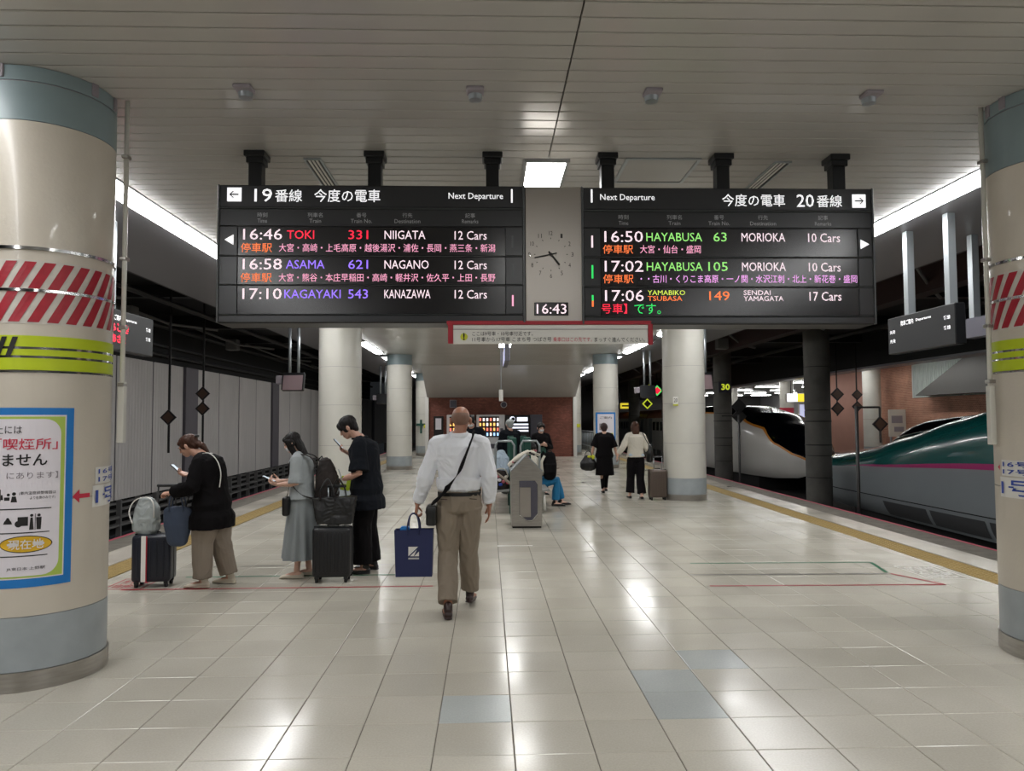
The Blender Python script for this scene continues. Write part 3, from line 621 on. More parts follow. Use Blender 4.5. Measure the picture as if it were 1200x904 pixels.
hd = [('19', 297, 317.6, 222.2, 237.6, 'tx_white', .003), ('番線', 321, 352.5, 223, 237.6, 'tx_white', .003), ('今度の電車', 366.7, 444, 222.5, 237.6, 'tx_white', .003), ('Next Departure', 524.5, 589, 226, 235.5, 'tx_white', .0)]
for c, a, b_ in ((306.5, '時刻', 'Time'), (368, '列車名', 'Train'), (422, '番号', 'Train No.'), (476, '行先', 'Destination'), (550, '記事', 'Remarks')):
    hd += [(a, c - 2.9 * len(a), c + 2.9 * len(a), 250.3, 255.8, 'tx_grey'), (b_, c - 1.38 * len(b_), c + 1.38 * len(b_), 257.6, 262.3, 'tx_grey')]
BL, t = board('black departure board on the left, headed 19番線 with a left arrow', Xl, Zl, dict(l=255.5, r=613.5, t=217, b=379.5, h1=243.5, h2=265.5, c1=278, c2=591.5), [(267, 300.3), (302, 334.3), (336, 369)],
          (265.3, 282, 221, 237.3, -1), hd, [(263, 282.3), (273.3, 276.3), (273.3, 288.5)],
          [(599.5, 221.5, 237.5, 'tx_white'), (600, 276.5, 291, 'boardedge'), (600, 310, 325, 'boardedge'), (600, 347, 360, 'l_pink')], (-1.935, -.943, .047))
for (tm, nmx, nc, no, noc, de, de1, y) in (('16:46', ('TOKI', 335, 366.7), R_, '331', R_, 'NIIGATA', 497, 269.3), ('16:58', ('ASAMA', 334, 379), V_, '621', V_, 'NAGANO', 501, 304.3), ('17:10', ('KAGAYAKI', 332.5, 398), V_, '543', V_, 'KANAZAWA', 503, 339)):
    t(tm, 284, 329.3, y, y + 12.6, W_, .0, True); t(nmx[0], nmx[1], nmx[2], y + 1.5, y + 11.6, nc, .0, True); t(no, 406.7, 429.8, y + 1.2, y + 11.8, noc, .0, True)
    t(de, 449, de1, y + 1.5, y + 11.6, W_, .0, True); t('12 Cars', 531.5, 569.5, y + 1.8, y + 12, W_, .0, True)
for y, s in ((285.8, '大宮・高崎・上毛高原・越後湯沢・浦佐・長岡・燕三条・新潟'), (320.8, '大宮・熊谷・本庄早稲田・高崎・軽井沢・佐久平・上田・長野')):
    t('停車駅', 281.5, 317.6, y, y + 11, O_, .0, True); t(s, 325.8, 579.5, y + .6, y + 10.3, P_, .0, True)
Xr = lambda p: .794 + (p - 682) * .007254
Zr = lambda p: 3.588 - (p - 219.5) * .00718
hd = [('20', 932, 952.3, 227.3, 242.3, 'tx_white', .003), ('番線', 955.7, 985.5, 228, 242.3, 'tx_white', .003), ('今度の電車', 844.6, 918.3, 227.3, 241.8, 'tx_white', .003), ('Next Departure', 702.8, 766, 228, 237.3, 'tx_white', .0)]
for c, a, b_ in ((729.5, '時刻', 'Time'), (788.5, '列車名', 'Train'), (840.5, '番号', 'Train No.'), (892, '行先', 'Destination'), (962.5, '記事', 'Remarks')):
    hd += [(a, c - 2.9 * len(a), c + 2.9 * len(a), 252.3, 257.8, 'tx_grey'), (b_, c - 1.38 * len(b_), c + 1.38 * len(b_), 259.8, 264.3, 'tx_grey')]
BR, t = board('black departure board on the right, headed 20番線 with a right arrow', Xr, Zr, dict(l=682, r=1021.5, t=219.5, b=380.5, h1=246, h2=267, c1=702.7, c2=1003), [(268.3, 301), (303, 336), (337.8, 370.3)],
          (997.5, 1013.5, 227, 242.8, 1), hd, [(1016.3, 286.3), (1006, 280.8), (1006, 292)],
          [(693, 222.5, 238, 'tx_white'), (693, 277, 291, 'l_white'), (693, 311.5, 327, 'l_green2'), (693, 346.5, 353, 'l_green2'), (693, 353, 360, 'l_orange')], (1.024, 2.012, 3.014))
for (tm, no, na, nb, y, k) in (('16:50', '63', 834, 849.5, 271.2, 0), ('17:02', '105', 827.5, 850, 306, 0), ('17:06', '149', 828, 851.5, 340.4, 1)):
    t(tm, 707.4, 752, y, y + 13, W_, .0, True); t(no, na, nb, y + 1.3, y + 12, 'l_orange' if k else GR, .0, True)
    if not k: t('HAYABUSA', 755.9, 820.8, y + 1.7, y + 11.9, GR, .0, True); t('MORIOKA', 866.8, 918, y + 1.7, y + 12, W_, .0, True)
    t('17 Cars' if k else '10 Cars', 945, 982.5, y + 2, y + 12.5, W_, .0, True)
t('YAMABIKO', 756.6, 800, 340.6, 346.2, 'l_yel', .0, True); t('TSUBASA', 756.6, 796.5, 347.4, 353, O_, .0, True)
t('SENDAI', 868, 899.5, 340.6, 346.2, W_, .0, True); t('YAMAGATA', 868, 914.5, 347.4, 353.2, W_, .0, True)
for y, s, e in ((287.3, '大宮・仙台・盛岡', 819), (322, '・・古川・くりこま高原・一ノ関・水沢江刺・北上・新花巻・盛岡', 1001.5)):
    t('停車駅', 705.5, 740.3, y, y + 10.5, O_, .0, True); t(s, 748.5, e, y + .4, y + 10, 'l_magenta' if e > 900 else P_, .0, True)
t('号車】', 703, 732.5, 356.2, 367.8, R_, .0, True); t('です。', 741, 771.5, 356.2, 368.5, 'l_green2', .0, True)

# steel clock panel between the boards
CP = thing('clock_panel', 'brushed steel panel with an analogue clock between the two departure boards', 'clock', (.553, BY + .15, 3.595))
G().b2(.318, .789, BY + .012, BY + .3, 2.448, 3.592, .004).build('panel', 'brushed', CP, world=True)
G().b2(.3085, .318, BY, BY + .3, 2.448, 3.592).b2(.786, .7935, BY, BY + .3, 2.448, 3.592).build('side_trim', 'board', CP, world=True)
cx, cz = .53, 3.02; yf = BY + .009
for k in range(1, 13):
    a = R(90 - 30 * k); rr = .18; w_ = .030 if k > 9 else .018
    px_, pz_ = cx + rr * cos(a), cz + rr * sin(a)
    text(str(k), (px_ - w_ / 2, px_ + w_ / 2, pz_ - .018, pz_ + .018), lambda u, v: (u, yf, v), 'black', CP, .0, 'numeral')
    G().box((cx + .135 * cos(a), yf, cz + .135 * sin(a)), (.012, .003, .005), mx=M.Rotation(-a, 4, 'Y')).build('hour_mark', 'black', CP, world=True)
for nm, deg, l0, l1, w_ in (('hour_hand', 141.5, -.03, .115, .014), ('minute_hand', 258, -.05, .14, .009)):
    a = R(90 - deg); m_ = (l0 + l1) / 2
    G().box((cx + m_ * cos(a), yf - .008, cz + m_ * sin(a)), (l1 - l0, .004, w_), mx=M.Rotation(-a, 4, 'Y')).build(nm, 'black', CP, world=True)
G().cyl((cx, yf - .013, cz), (cx, yf, cz), .012, 16).build('hub', 'black', CP, world=True)
G().b2(.388, .672, BY + .004, BY + .03, 2.507, 2.618, .003).build('digital_window', 'ledback', CP, world=True)
text('16:43', (.408, .655, 2.522, 2.603), lambda u, v: (u, BY + .0025, v), W_, CP, .0, 'digital_time')
G().b2(.353, .358, BY - .012, BY + .012, 3.0, 3.01).build('rivet', 'chrome', CP, world=True)
# red framed banner under the boards
BN = thing('warning_banner', 'long white notice in a red frame hanging under the clock panel', 'banner', (.53, BY + .02, 2.46))
G().b2(-.335, 1.36, BY - .01, BY + .06, 2.432, 2.462, .003).b2(-.325, -.283, BY - .01, BY + .03, 2.275, 2.435, .003).b2(1.333, 1.372, BY - .01, BY + .03, 2.262, 2.435, .003).build('red_frame', 'red', BN, world=True)
G().b2(-.283, 1.333, BY, BY + .02, 2.272, 2.428, .002).build('notice_board', 'white', BN, world=True)
G().b2(-.283, 1.333, BY - .006, BY, 2.39, 2.3945).build('fold', 'greyink', BN, world=True)
Xb = lambda p: -.283 + (p - 530) * (1.616 / 231)
Zb = lambda p: 2.433 - (p - 380) * .0073
tb = lambda s, a, c, y0, y1, m, b=.0: text(s, (Xb(a), Xb(c), Zb(y1), Zb(y0)), lambda u, v: (u, BY - .003, v), m, BN, b)
tb('ここは9号車・10号車付近です。', 552.5, 624, 388, 393, 'black'); tb('11号車から17号車 こまち号 つばさ号', 552.5, 646, 394.4, 399.6, 'black'); tb('乗車口はこの先です。', 648, 694, 394.6, 399.8, 'redink'); tb('まっすぐ進んでください。', 697, 757, 394.8, 400, 'black')
G().cyl((Xb(542.7), BY - .004, Zb(394)), (Xb(542.7), BY, Zb(394)), .03, 24).build('yellow_sticker', 'stickeryellow', BN, world=True)
text('!', (Xb(541.7), Xb(543.7), Zb(398), Zb(389.5)), lambda u, v: (u, BY - .006, v), 'black', BN, .04)
# ------------------------------------------------------------------ ceiling fittings
for x, lab in ((-1.638, 'above the left departure board'), (-.078, 'left of the ceiling seam'), (1.141, 'right of the ceiling seam'), (2.671, 'above the right departure board')):
    r_ = thing('ceiling_detector', 'small grey detector on the ceiling, ' + lab, 'detector', (x, 4.98, CEIL))
    G().b2(-.06, .06, -.07, .05, -.025, 0, .006).build('base', 'greyink', r_); G().cyl((0, .03, -.06), (0, .03, -.02), .045, 20, .05).build('sensor', 'galv', r_, auto=40)
for x, y, a, lab in ((-1.5, 6.75, 14, 'behind the left departure board'), (2.6, 6.75, -8, 'behind the right departure board')):
    r_ = thing('air_vent', 'narrow slotted air vent in the ceiling ' + lab, 'vent', (x, y, CEIL), R(a) * 0)
    G().b2(-.075, -.06, -.42, .42, -.012, .01).b2(.06, .075, -.42, .42, -.012, .01).b2(-.06, .06, -.42, -.4, -.012, .01).b2(-.06, .06, .4, .42, -.012, .01).build('frame', 'galv', r_)
    for k in range(3): G().b2(-.045 + k * .033, -.028 + k * .033, -.4, .4, -.008, .01).build('slat', 'white', r_)
    G().b2(-.06, .06, -.4, .4, -.003, .02).build('recess', 'black', r_)
r_ = thing('access_panel', 'flush square access hatch in the ceiling behind the right departure board', 'hatch', (1.53, 6.6, CEIL))
G().b2(-.3, .3, -.3, .3, -.004, .01).build('door', 'plank', r_); G().b2(-.33, -.3, -.33, .33, -.01, .01).b2(.3, .33, -.33, .33, -.01, .01).b2(-.3, .3, -.33, -.3, -.01, .01).b2(-.3, .3, .3, .33, -.01, .01).build('frame', 'galv', r_)

# ------------------------------------------------------------------ hanging displays along the platform edges
def hang(label, x, y0, y1, zb, zt, face, body='board', posts=None, red=False, texts=True, name='edge_display', th=.12, two=False):
    """display parallel to the track; face=-1 faces the middle of the platform from the right side, +1 from the left"""
    r_ = thing(name, label, 'display', (x, (y0 + y1) / 2, CEIL))
    xf = x - th / 2 if face < 0 else x + th / 2; e = -.004 if face < 0 else .004
    G().b2(x - th / 2, x + th / 2, y0, y1, zb, zt, .01).build('housing', body, r_, world=True)
    for py in (posts or (y0 + .35, y1 - .35)):
        G().b2(x - .045, x + .045, py - .045, py + .045, zt - .02, CEIL, .004).build('hanging_post', 'galv', r_, world=True)
    if texts:
        f = lambda u, v: (xf + e, (y1 - u if face < 0 else y0 + u), v); L_ = y1 - y0
        T = lambda s, a, b, c, d, m='tx_white', bo=.01: text(s, (a * L_, b * L_, zb + c * (zt - zb), zb + d * (zt - zb)), f, m, r_, bo)
        T('発車ご案内', .22, .42, .72, .86); T('Departures', .46, .68, .74, .83)
        for q in (.3, .55): T('先発', .04, .13, q, q + .1); T('番線', .85, .94, q + .08, q + .18)
        if red: T('16:46とき', .1, .55, .45, .66, 'l_red', .03); T('16:58あさま', .1, .5, .18, .38, 'l_red', .03)
    return r_
hang('black hanging display beside the right pillar, text facing the platform middle', 5.1, 7.8, 9.15, 2.44, 2.89, -1, posts=(7.95, 8.75))
hang('black hanging display with red led lines half hidden by the left pillar', -4.2, 7.9, 9.3, 2.45, 2.91, 1, posts=(8.35,), red=True)
hang('grey back of a hanging display at the edge of the right pillar', 6.0, 8.2, 9.0, 2.62, 2.87, -1, body='slate', texts=False, posts=(8.35, 8.9))
for (x, y, s, lab) in ((-4.45, 17.2, 1, 'pinkish tilted monitor hanging at the left edge above the girl with the backpack'), (-4.3, 23.6, 1, 'small hanging monitor left of the second left pillar'), (-4.3, 30.6, 1, 'distant hanging monitor between the left pillars'),
                   (5.12, 17.6, -1, 'pinkish hanging monitor right of the large right pillar'), (5.2, 24.0, -1, 'small hanging monitor above the woman in the white sweater'), (5.4, 31.5, -1, 'distant hanging monitor above the woman in the black dress')):
    r_ = thing('platform_monitor', lab, 'monitor', (x, y, CEIL))
    for d in (-.1, .1): G().cyl((d, 0, -1.15), (d, 0, 0), .035, 10).build('hanging_post', 'galv', r_, True)
    G().box((0, -.05, -1.35), (.5, .12, .42), .015, M.Rotation(R(-18), 4, 'X')).build('housing', 'board', r_)
    G().box((0, -.118, -1.37), (.44, .01, .36), 0, M.Rotation(R(-18), 4, 'X')).build('screen', 'monitor' if y < 20 else 'board', r_)
    G().box((-.33 * abs(s), .05, -1.3), (.16, .2, .2), .02).build('camera_box', 'greyink', r_)
# hanging sign seen edge-on in the middle
r_ = thing('hanging_sign', 'white-lit sign seen edge-on under the ceiling in the middle of the platform', 'sign', (.50, 20, CEIL))
for d in (-.9, .9): G().cyl((0, d, -.35), (0, d, 0), .025, 8).build('hanging_post', 'darksteel', r_)
G().b2(-.06, .06, -1.2, 1.2, -.75, -.3, .01).build('housing', 'slate', r_); G().b2(-.066, -.06, -1.1, 1.1, -.72, -.34).b2(.06, .066, -1.1, 1.1, -.72, -.34).build('lit_face', 'litlilac', r_)
r_ = thing('ceiling_camera', 'white rod with a small camera hanging in front of the brick stair block', 'camera', (.35, 19.5, CEIL))
G().cyl((0, 0, -1.45), (0, 0, 0), .012, 8).build('rod', 'galv', r_); G().cyl((0, 0, -1.75), (0, 0, -1.45), .055, 12).build('camera_body', 'white', r_, auto=40)
r_ = thing('wall_loudspeaker', 'small grey loudspeaker high on the brick wall', 'speaker', (-1.55, 33.45, 2.4)); G().b2(-.16, .16, -.16, .05, -.18, .18, .02).build('box', 'greyink', r_); G().b2(-.12, .12, -.175, -.16, -.14, .14).build('grille', 'slate', r_)
r_ = thing('wall_clock', 'small round clock high in the middle of the brick wall', 'clock', (.72, 33.45, 2.35)); G().cyl((0, -.08, 0), (0, .05, 0), .14, 24).build('case', 'white', r_); G().cyl((0, -.09, 0), (0, -.08, 0), .12, 24).build('face', 'slate', r_)

# diamond stop markers: wall side, pit side and far
def marker(label, x, y, zs, m='diamond', s=.17, rim='black', top=None, bottom=None, group=None, cat='stop marker'):
    r_ = thing('stop_marker', label, cat, (x, y, zs[0]), group=group)
    top = top if top is not None else zs[0] + .6; bottom = bottom if bottom is not None else zs[-1] - .3
    G().b2(-.022, .022, .02, .05, bottom - zs[0], top - zs[0]).build('rod', 'cable', r_)
    for z in zs:
        G().box((0, 0, z - zs[0]), (s * 1.5, .03, s * 1.5), 0, M.Rotation(R(45), 4, 'Y')).build('plate', rim, r_)
        G().box((0, -.02, z - zs[0]), (s * 1.05, .012, s * 1.05), 0, M.Rotation(R(45), 4, 'Y')).build('centre', m, r_)
marker('single brown diamond marker on a rod before the left wall', -7.2, 17, (1.75,), top=4.8, bottom=.95)
marker('pair of dark diamond markers on a rod before the left wall', -7.2, 19, (2.36, 1.98), top=4.8, bottom=.2)
marker('brown diamond marker pair above the nose of the white train', 14.0, 29.3, (2.62, 2.05), s=.26, top=4.8)
marker('small brown diamond marker pair before the rose wall', 14.1, 27.9, (2.55, 2.1), s=.2, top=4.8)
marker('lit green diamond marker left of the large right pillar', 10.0, 43.5, (3.36,), 'l_red', .3, 'litgreen', top=4.8)
marker('lit yellow diamond marker above the woman in the white sweater', 9.6, 44.4, (2.6,), 'diamond', .3, 'litlime', top=4.8)
marker('half hidden yellow diamond marker behind the thin dark pillar', 10.4, 47.5, (3.6,), 'diamond', .3, 'litlime', top=4.8)
marker('black diamond marker pair beside the thirty plate pillar', 6.9, 20.2, (2.0, 1.72), 'black', .2, top=2.2, bottom=-1.5)
# pole frames standing in the pit
for (x, y, zt, x2, lab) in ((6.55, 13.0, 1.86, 6.55 + .42, 'thin pole with a diamond marker on an arm, in front of the green train nose'), (6.55, 19.2, 1.75, 6.1, 'thin dark pole standing at the platform edge before the white train')):
    r_ = thing('marker_pole', lab, 'pole', (x, y, -.3))
    G().cyl((0, 0, -1.2), (0, 0, zt + .3), .03, 10).build('pole', 'darksteel', r_, True)
    G().cyl((0, 0, zt + .28), (x2 - x, 0, zt + .28), .018, 8).build('arm', 'darksteel', r_)
    if x2 > x:
        G().cyl((x2 - x, 0, zt - .35), (x2 - x, 0, zt + .28), .018, 8).build('drop_rod', 'darksteel', r_)
        G().box((x2 - x, 0, zt - .02), (.2, .025, .2), 0, M.Rotation(R(45), 4, 'Y')).build('diamond_plate', 'black', r_); G().box((x2 - x, -.018, zt - .02), (.14, .01, .14), 0, M.Rotation(R(45), 4, 'Y')).build('plate_centre', 'diamond', r_)
# grey columns between the tracks
for k, (y, lab) in enumerate(((22.0, 'grey concrete column between the two train noses'), (31.0, 'grey column with a yellow 30 plate left of the white nose'), (40.4, 'grey column mostly hidden behind the large right pillar'), (50, 'dark grey column behind the woman in the white sweater'))):
    r_ = thing('track_column', lab, 'column', (9.9, y, -1.5))
    zs = [0, 1.4, 2.05, 3.4, 4.7, 6.3]
    for a, b in zip(zs, zs[1:]): G().ring((0, 0), .37, a + .012, b - .012, .05, 32).build('shell', 'concrete', r_, auto=40)
    G().ring((0, 0), .355, 0, 6.3, .03, 32).build('core', 'darksteel', r_, auto=40)
    if k < 2:
        for z in (2.35, 3.05): G().ring((0, 0), .385, z, z + .035, .02, 32).build('strap', 'darksteel', r_, auto=40)
    if k == 1:
        G().b2(-.3, .25, -.42, -.38, 4.25, 4.7).build('plate', 'slate', r_); text('30', (9.72, 10.08, 2.86, 3.12), lambda u, v: (u, 31 - .425, v), 'litlime', r_, .03)

# ------------------------------------------------------------------ trains
def interp(tb, s):
    if s <= tb[0][0]: return tb[0][1]
    for (a, x), (b, y) in zip(tb, tb[1:]):
        if s <= b:
            t = (s - a) / (b - a); t = t * t * (3 - 2 * t) * .35 + t * .65; return x + (y - x) * t
    return tb[-1][1]
class Nose:
    """body sections along s metres behind the tip"""
    def __init__(s, x, ytip, d, W, ZT, ZB, n): s.x, s.y, s.d, s.W, s.ZT, s.ZB, s.n = x, ytip, d, W, ZT, ZB, n
    def pt(s, st, side, z, off=0):
        zt, zb, W_ = interp(s.ZT, st), interp(s.ZB, st), interp(s.W, st)
        z = min(max(z, zb), zt); h = abs(2 * (z - zb) / max(zt - zb, 1e-4) - 1)
        if z < (zt + zb) / 2: h *= .8
        n = interp(s.n, st); w_ = W_ * (max(0, 1 - h ** n)) ** (1 / n)
        return (s.x + side * (w_ + off), s.y + s.d * st, z + (off if z > zt - .3 else 0))
    def skin(s, ss, f0, f1, nseg=8, off=0, sides=(-1, 1), top=False):
        g = G()
        if top:
            m = 2 * nseg + 1; vs = []
            for st in ss:
                z0, zt = f0(st), interp(s.ZT, st); row = []
                for i in range(nseg + 1):
                    q = sin(pi / 2 * i / nseg); row.append(s.pt(st, -1, z0 + (zt - z0) * q, off))
                row += [(2 * s.x - p[0], p[1], p[2]) for p in reversed(row[:-1])]; vs += row
            return g.add(vs, [(i * m + j, i * m + j + 1, (i + 1) * m + j + 1, (i + 1) * m + j) for i in range(len(ss) - 1) for j in range(m - 1)])
        for sd in sides:
            vs = [s.pt(st, sd, f0(st) + (f1(st) - f0(st)) * i / nseg, off) for st in ss for i in range(nseg + 1)]; m = nseg + 1
            g.add(vs, [(i * m + j, i * m + j + 1, (i + 1) * m + j + 1, (i + 1) * m + j) for i in range(len(ss) - 1) for j in range(nseg)])
        return g
def seq(a, b, n, p=1.0): return [a + (b - a) * (i / n) ** p for i in range(n + 1)]
# green nose
E5 = Nose(12.35, 25.4, -1, [(0, .75), (.25, 1.1), (1, 1.38), (3, 1.52), (6, 1.63), (9, 1.67), (26, 1.68)], [(0, .1), (.3, .4), (1.2, .58), (3, .76), (4, .92), (5.7, 1.25), (7.9, 1.7), (9.5, 1.98), (12, 2.3), (15, 2.5), (26, 2.55)],
          [(0, -.6), (.3, -.9), (1.5, -1.05), (26, -1.1)], [(0, 2.4), (3, 2.8), (10, 3.4), (26, 4)])
TR1 = thing('bullet_train', 'long-nosed train, dark green above and silver below with a pink stripe, on the far track', 'train', (12.35, 18, -1.5))
ss = seq(0, 26, 70, 1.5); zsf = lambda s: interp([(0, .06), (2, .16), (4.7, .3), (9.65, .52), (12, .62), (26, .75)], s)
E5.skin(ss, lambda s: -.5, zsf, 8).build('lower_body', 't_grey', TR1, True, True)
E5.skin(ss, lambda s: zsf(s), lambda s: zsf(s) + interp([(0, .0), (2.8, .0), (4.7, .05), (9.6, .13), (26, .15)], s), 2, .006).build('side_stripe', 't_pink', TR1, True, True)
E5.skin(ss, zsf, None, 16, top=True).build('upper_body', 't_green', TR1, True, True)
E5.skin(ss, lambda s: interp(E5.ZB, s), lambda s: -.5, 4).build('skirt', 't_grey', TR1, True, True)
for a in (5.3, 7.5, 9.7, 11.9): E5.skin(seq(a, a + 2.05, 5), lambda s: -.98, lambda s: -.6, 3, .012, (-1,)).build('skirt_panel', 't_skirt', TR1, True, True)
E5.skin(ss, lambda s: -.515, lambda s: -.49, 1, .01).build('skirt_seam', 't_under', TR1, False, True)
# black cockpit bubble on top of the green nose
g = G(); vs = []; n = 14; sl = seq(3.3, 7.9, 22)
for st in sl:
    t_ = (st - 3.3) / 4.6; hw = .02 + .78 * sin(pi * min(1, t_ * 1.15 + .02)) ** .7 if t_ < .8 else .62 - .5 * (t_ - .8) * 2; hh = .02 + .40 * sin(pi * min(.98, t_ ** .75)) ** .9
    zt = interp(E5.ZT, st) - .12
    for j in range(n + 1):
        a = pi * j / n; vs.append((12.35 + hw * cos(a), 25.4 - st, zt + (hh + .1) * sin(a)))
g.add(vs, [(i * (n + 1) + j, i * (n + 1) + j + 1, (i + 1) * (n + 1) + j + 1, (i + 1) * (n + 1) + j) for i in range(len(sl) - 1) for j in range(n)])
g.build('cockpit_glass', 't_black', TR1, True, True)
g = G()
for sd in (-1, 1): g.tube([(12.35 + sd * (.05 + .78 * sin(pi * min(1, ((st - 3.3) / 4.6) * 1.15 + .02)) ** .7 if st < 6.9 else .6), 25.4 - st, interp(E5.ZT, st) - .0) for st in sl], .02, 6)
g.build('cockpit_rim', 'chrome', TR1, True, True)
# white train with a black hood and an orange line
E2 = Nose(12.35, 27.4, 1, [(0, .5), (.4, .85), (1.5, 1.25), (4, 1.6), (60, 1.64)], [(0, .4), (.3, .62), (1, .98), (2.2, 1.45), (4.0, 1.92), (6.8, 2.26), (10, 2.34), (60, 2.3)], [(0, -.45), (.4, -.6), (2, -.7), (60, -.95)], [(0, 2.6), (5, 3.2), (12, 4), (60, 4.4)])
TR2 = thing('express_train', 'white train with a black hooded nose and an orange curved line', 'train', (12.35, 45, -1.5))
ss = seq(0, 12.6, 44, 1.4); zo = lambda s: min(interp([(0, .12), (.3, .27), (1.3, .66), (2.6, 1.28), (4.9, 1.75), (8, 1.95), (13, 2.05)], s), interp(E2.ZT, s) - .05)
E2.skin(ss, lambda s: interp(E2.ZB, s), zo, 12).build('lower_body', 't_white', TR2, True, True)
E2.skin(ss, zo, None, 16, top=True).build('black_hood', 't_black', TR2, True, True)
E2.skin(ss, lambda s: zo(s) - .035, lambda s: zo(s) + .035, 2, .012).build('curved_line', 't_orange', TR2, True, True)
def coach(root, y0, y1, nose, windows=True):
    s0, s1 = y0 - nose.y, y1 - nose.y; q = seq(s0, s1, 10)
    cs = nose.skin(q, lambda s: interp(nose.ZB, s), lambda s: 1.75, 8).build('coach_side', 't_white', root, True, True)
    nose.skin(q, lambda s: 1.75, None, 12, top=True).build('coach_roof', 't_salmon', root, True, True)
    w_ = interp(nose.W, s0 + 1) + .006; y = y0 + 2.2
    while y < y1 - 2:
        G().b2(nose.x - w_ - .01, nose.x - w_ + .1, y, y + .62, .95, 1.5, .02).build('window', 't_black', root, world=True).parent = cs; y += 1.05
    for dy in (y0 + .7, y1 - 1.6): G().b2(nose.x - w_ - .008, nose.x - w_ + .1, dy, dy + .8, -.1, 1.7, .02).build('door', 't_grey', root, world=True)
    for k in range(6): G().b2(nose.x - w_ - .005, nose.x - w_ + .1, y0 + 3 + k * 1.5, y0 + 4 + k * 1.5, -.6, -.25, .01).build('skirt_vent', 't_skirt2', root, world=True)
coach(TR2, 40.05, 50, E2); coach(TR2, 50.4, 68, E2)
for r_, y0, y1 in ((TR1, 4, 22.5), (TR2, 30.5, 68)):
    G().b2(11.2, 13.5, y0, y1, -1.3, -.6).build('underframe', 't_under', r_, world=True)

# ------------------------------------------------------------------ far platform fittings
for (x, y, lab) in ((16.3, 31.0, 'white round pillar on the far platform between the rose wall and the brick wall'), (16.3, 40, 'white pillar on the far platform above the black train hood'), (16.3, 49, 'distant white pillar on the far platform')):
    r_ = thing('far_pillar', lab, 'pillar', (x, y, 0)); G().ring((0, 0), .36, .0, .45, .05, 32).build('lower_band', 'band', r_, auto=40)
    for a, b in ((.46, 1.6), (1.61, 2.7), (2.71, 3.78)): G().ring((0, 0), .36, a, b, .05, 32).build('cladding_panel', 'pillarfar', r_, auto=40)
    if y > 35: G().ring((0, 0), .37, 1.95, 2.25, .02, 32).build('hazard_band', 'redink', r_, auto=40); G().ring((0, 0), .37, 1.65, 1.85, .02, 32).build('lime_band', 'lime', r_, auto=40)
r_ = thing('yellow_wayfinding_sign', 'bright hanging sign with a yellow block and an arrow on the far platform', 'sign', (16.2, 37.5, 2.72))
G().b2(-.95, .75, -.1, .1, -.22, .22, .01).build('housing', 'white', r_); G().b2(-.93, .73, -.11, -.1, -.2, .2).build('lit_face', 'litwhite', r_); G().b2(-.4, -.05, -.12, -.11, -.2, .2).build('yellow_block', 'lityellow', r_)
G().cyl((.2, -.12, 0), (.2, -.11, 0), .11, 16).build('round_symbol', 'blueink', r_); text('→', (16.6, 16.85, 2.62, 2.82), lambda u, v: (u, 37.38, v), 'black', r_, .02)
for d in (-.7, .5): G().cyl((d, 0, .2), (d, 0, 1.05), .02, 8).build('hanging_post', 'darksteel', r_)
for k, x in enumerate((17.3, 18.2)):
    r_ = thing('far_screen', ('left' if k == 0 else 'right') + ' one of two lilac screens under the yellow hanging sign', 'screen', (x, 40, 2.05)); G().b2(-.33, .33, 0, .12, -.42, .42, .02).build('housing', 'white', r_); G().cyl((0, .06, .4), (0, .06, 1.73), .02, 8).build('hanging_post', 'darksteel', r_); G().b2(-.28, .28, -.01, 0, -.36, .36).build('screen', 'litlilac', r_)
r_ = thing('yellow_post_sign', 'yellow sign on the distant far platform above the walking women', 'sign', (10.9, 58.5, 2.75)); G().b2(-.4, .4, -.05, .05, -.22, .22).build('plate', 'lityellow', r_); G().b2(-.3, .3, -.06, -.05, -.06, .06).build('mark', 'black', r_)
r_ = thing('timetable_board', 'cream timetable board on the far platform beside the brick wall', 'sign', (16.6, 29.6, 0)); G().b2(-.35, .35, 0, .08, .9, 2.0, .01).build('board', 'cream', r_); G().b2(-.3, -.24, .02, .08, 0, .9).b2(.24, .3, .02, .08, 0, .9).build('leg', 'galv', r_); G().b2(-.25, .2, -.01, 0, 1.45, 1.75).b2(-.15, .25, -.01, 0, 1.1, 1.3).build('print', 'greyink', r_)
# railing on the right far side, beyond the pillars
r_ = thing('guard_rail', 'grey guard rail right of the distant pillar, beyond the walking women', 'railing', (5.3, 40, 0))
for z in (.3, 1.05): G().cyl((0, -4.5, z), (0, 4.5, z), .03, 8).build('rail', 'galv', r_, True)
for k in range(19): G().cyl((0, -4.5 + k * .5, 0), (0, -4.5 + k * .5, 1.05), .018, 8).build('post', 'galv', r_, True)

# ------------------------------------------------------------------ things against the brick wall
def vending(label, x, w_, kind):
    r_ = thing('vending_machine', label, 'vending machine', (x, 33.0, 0))
    G().b2(-w_ / 2, w_ / 2, -.35, .4, .05, 1.9, .02).build('cabinet', 'vend' if kind != 'black' else 'board', r_); G().b2(-w_ / 2 + .05, w_ / 2 - .05, -.3, .35, 0, .06).build('plinth', 'black', r_)
    dw = G().b2(-w_ * .4, w_ * .3, -.37, -.35, .92, 1.82, .005).build('display_window', 'board', r_)
    for k, m in enumerate(('vendwhite', 'vendor', 'vendlit', 'vendblue')):
        z = 1.62 - k * .215
        for i in range(6):
            G().cyl((-w_ * .36 + i * w_ * .122, -.385, z), (-w_ * .36 + i * w_ * .122, -.385, z + .13), .038, 8).build('can', m if (i + k) % 3 else ('vendlit', 'vendwhite', 'vendor', 'vendwhite')[k], dw)
    G().b2(-w_ * .28, w_ * .22, -.365, -.35, .42, .62, .005).build('delivery_flap', 'slate', r_); G().b2(w_ * .34, w_ * .44, -.365, -.35, 1.0, 1.3).build('coin_panel', 'slate', r_)
    return r_
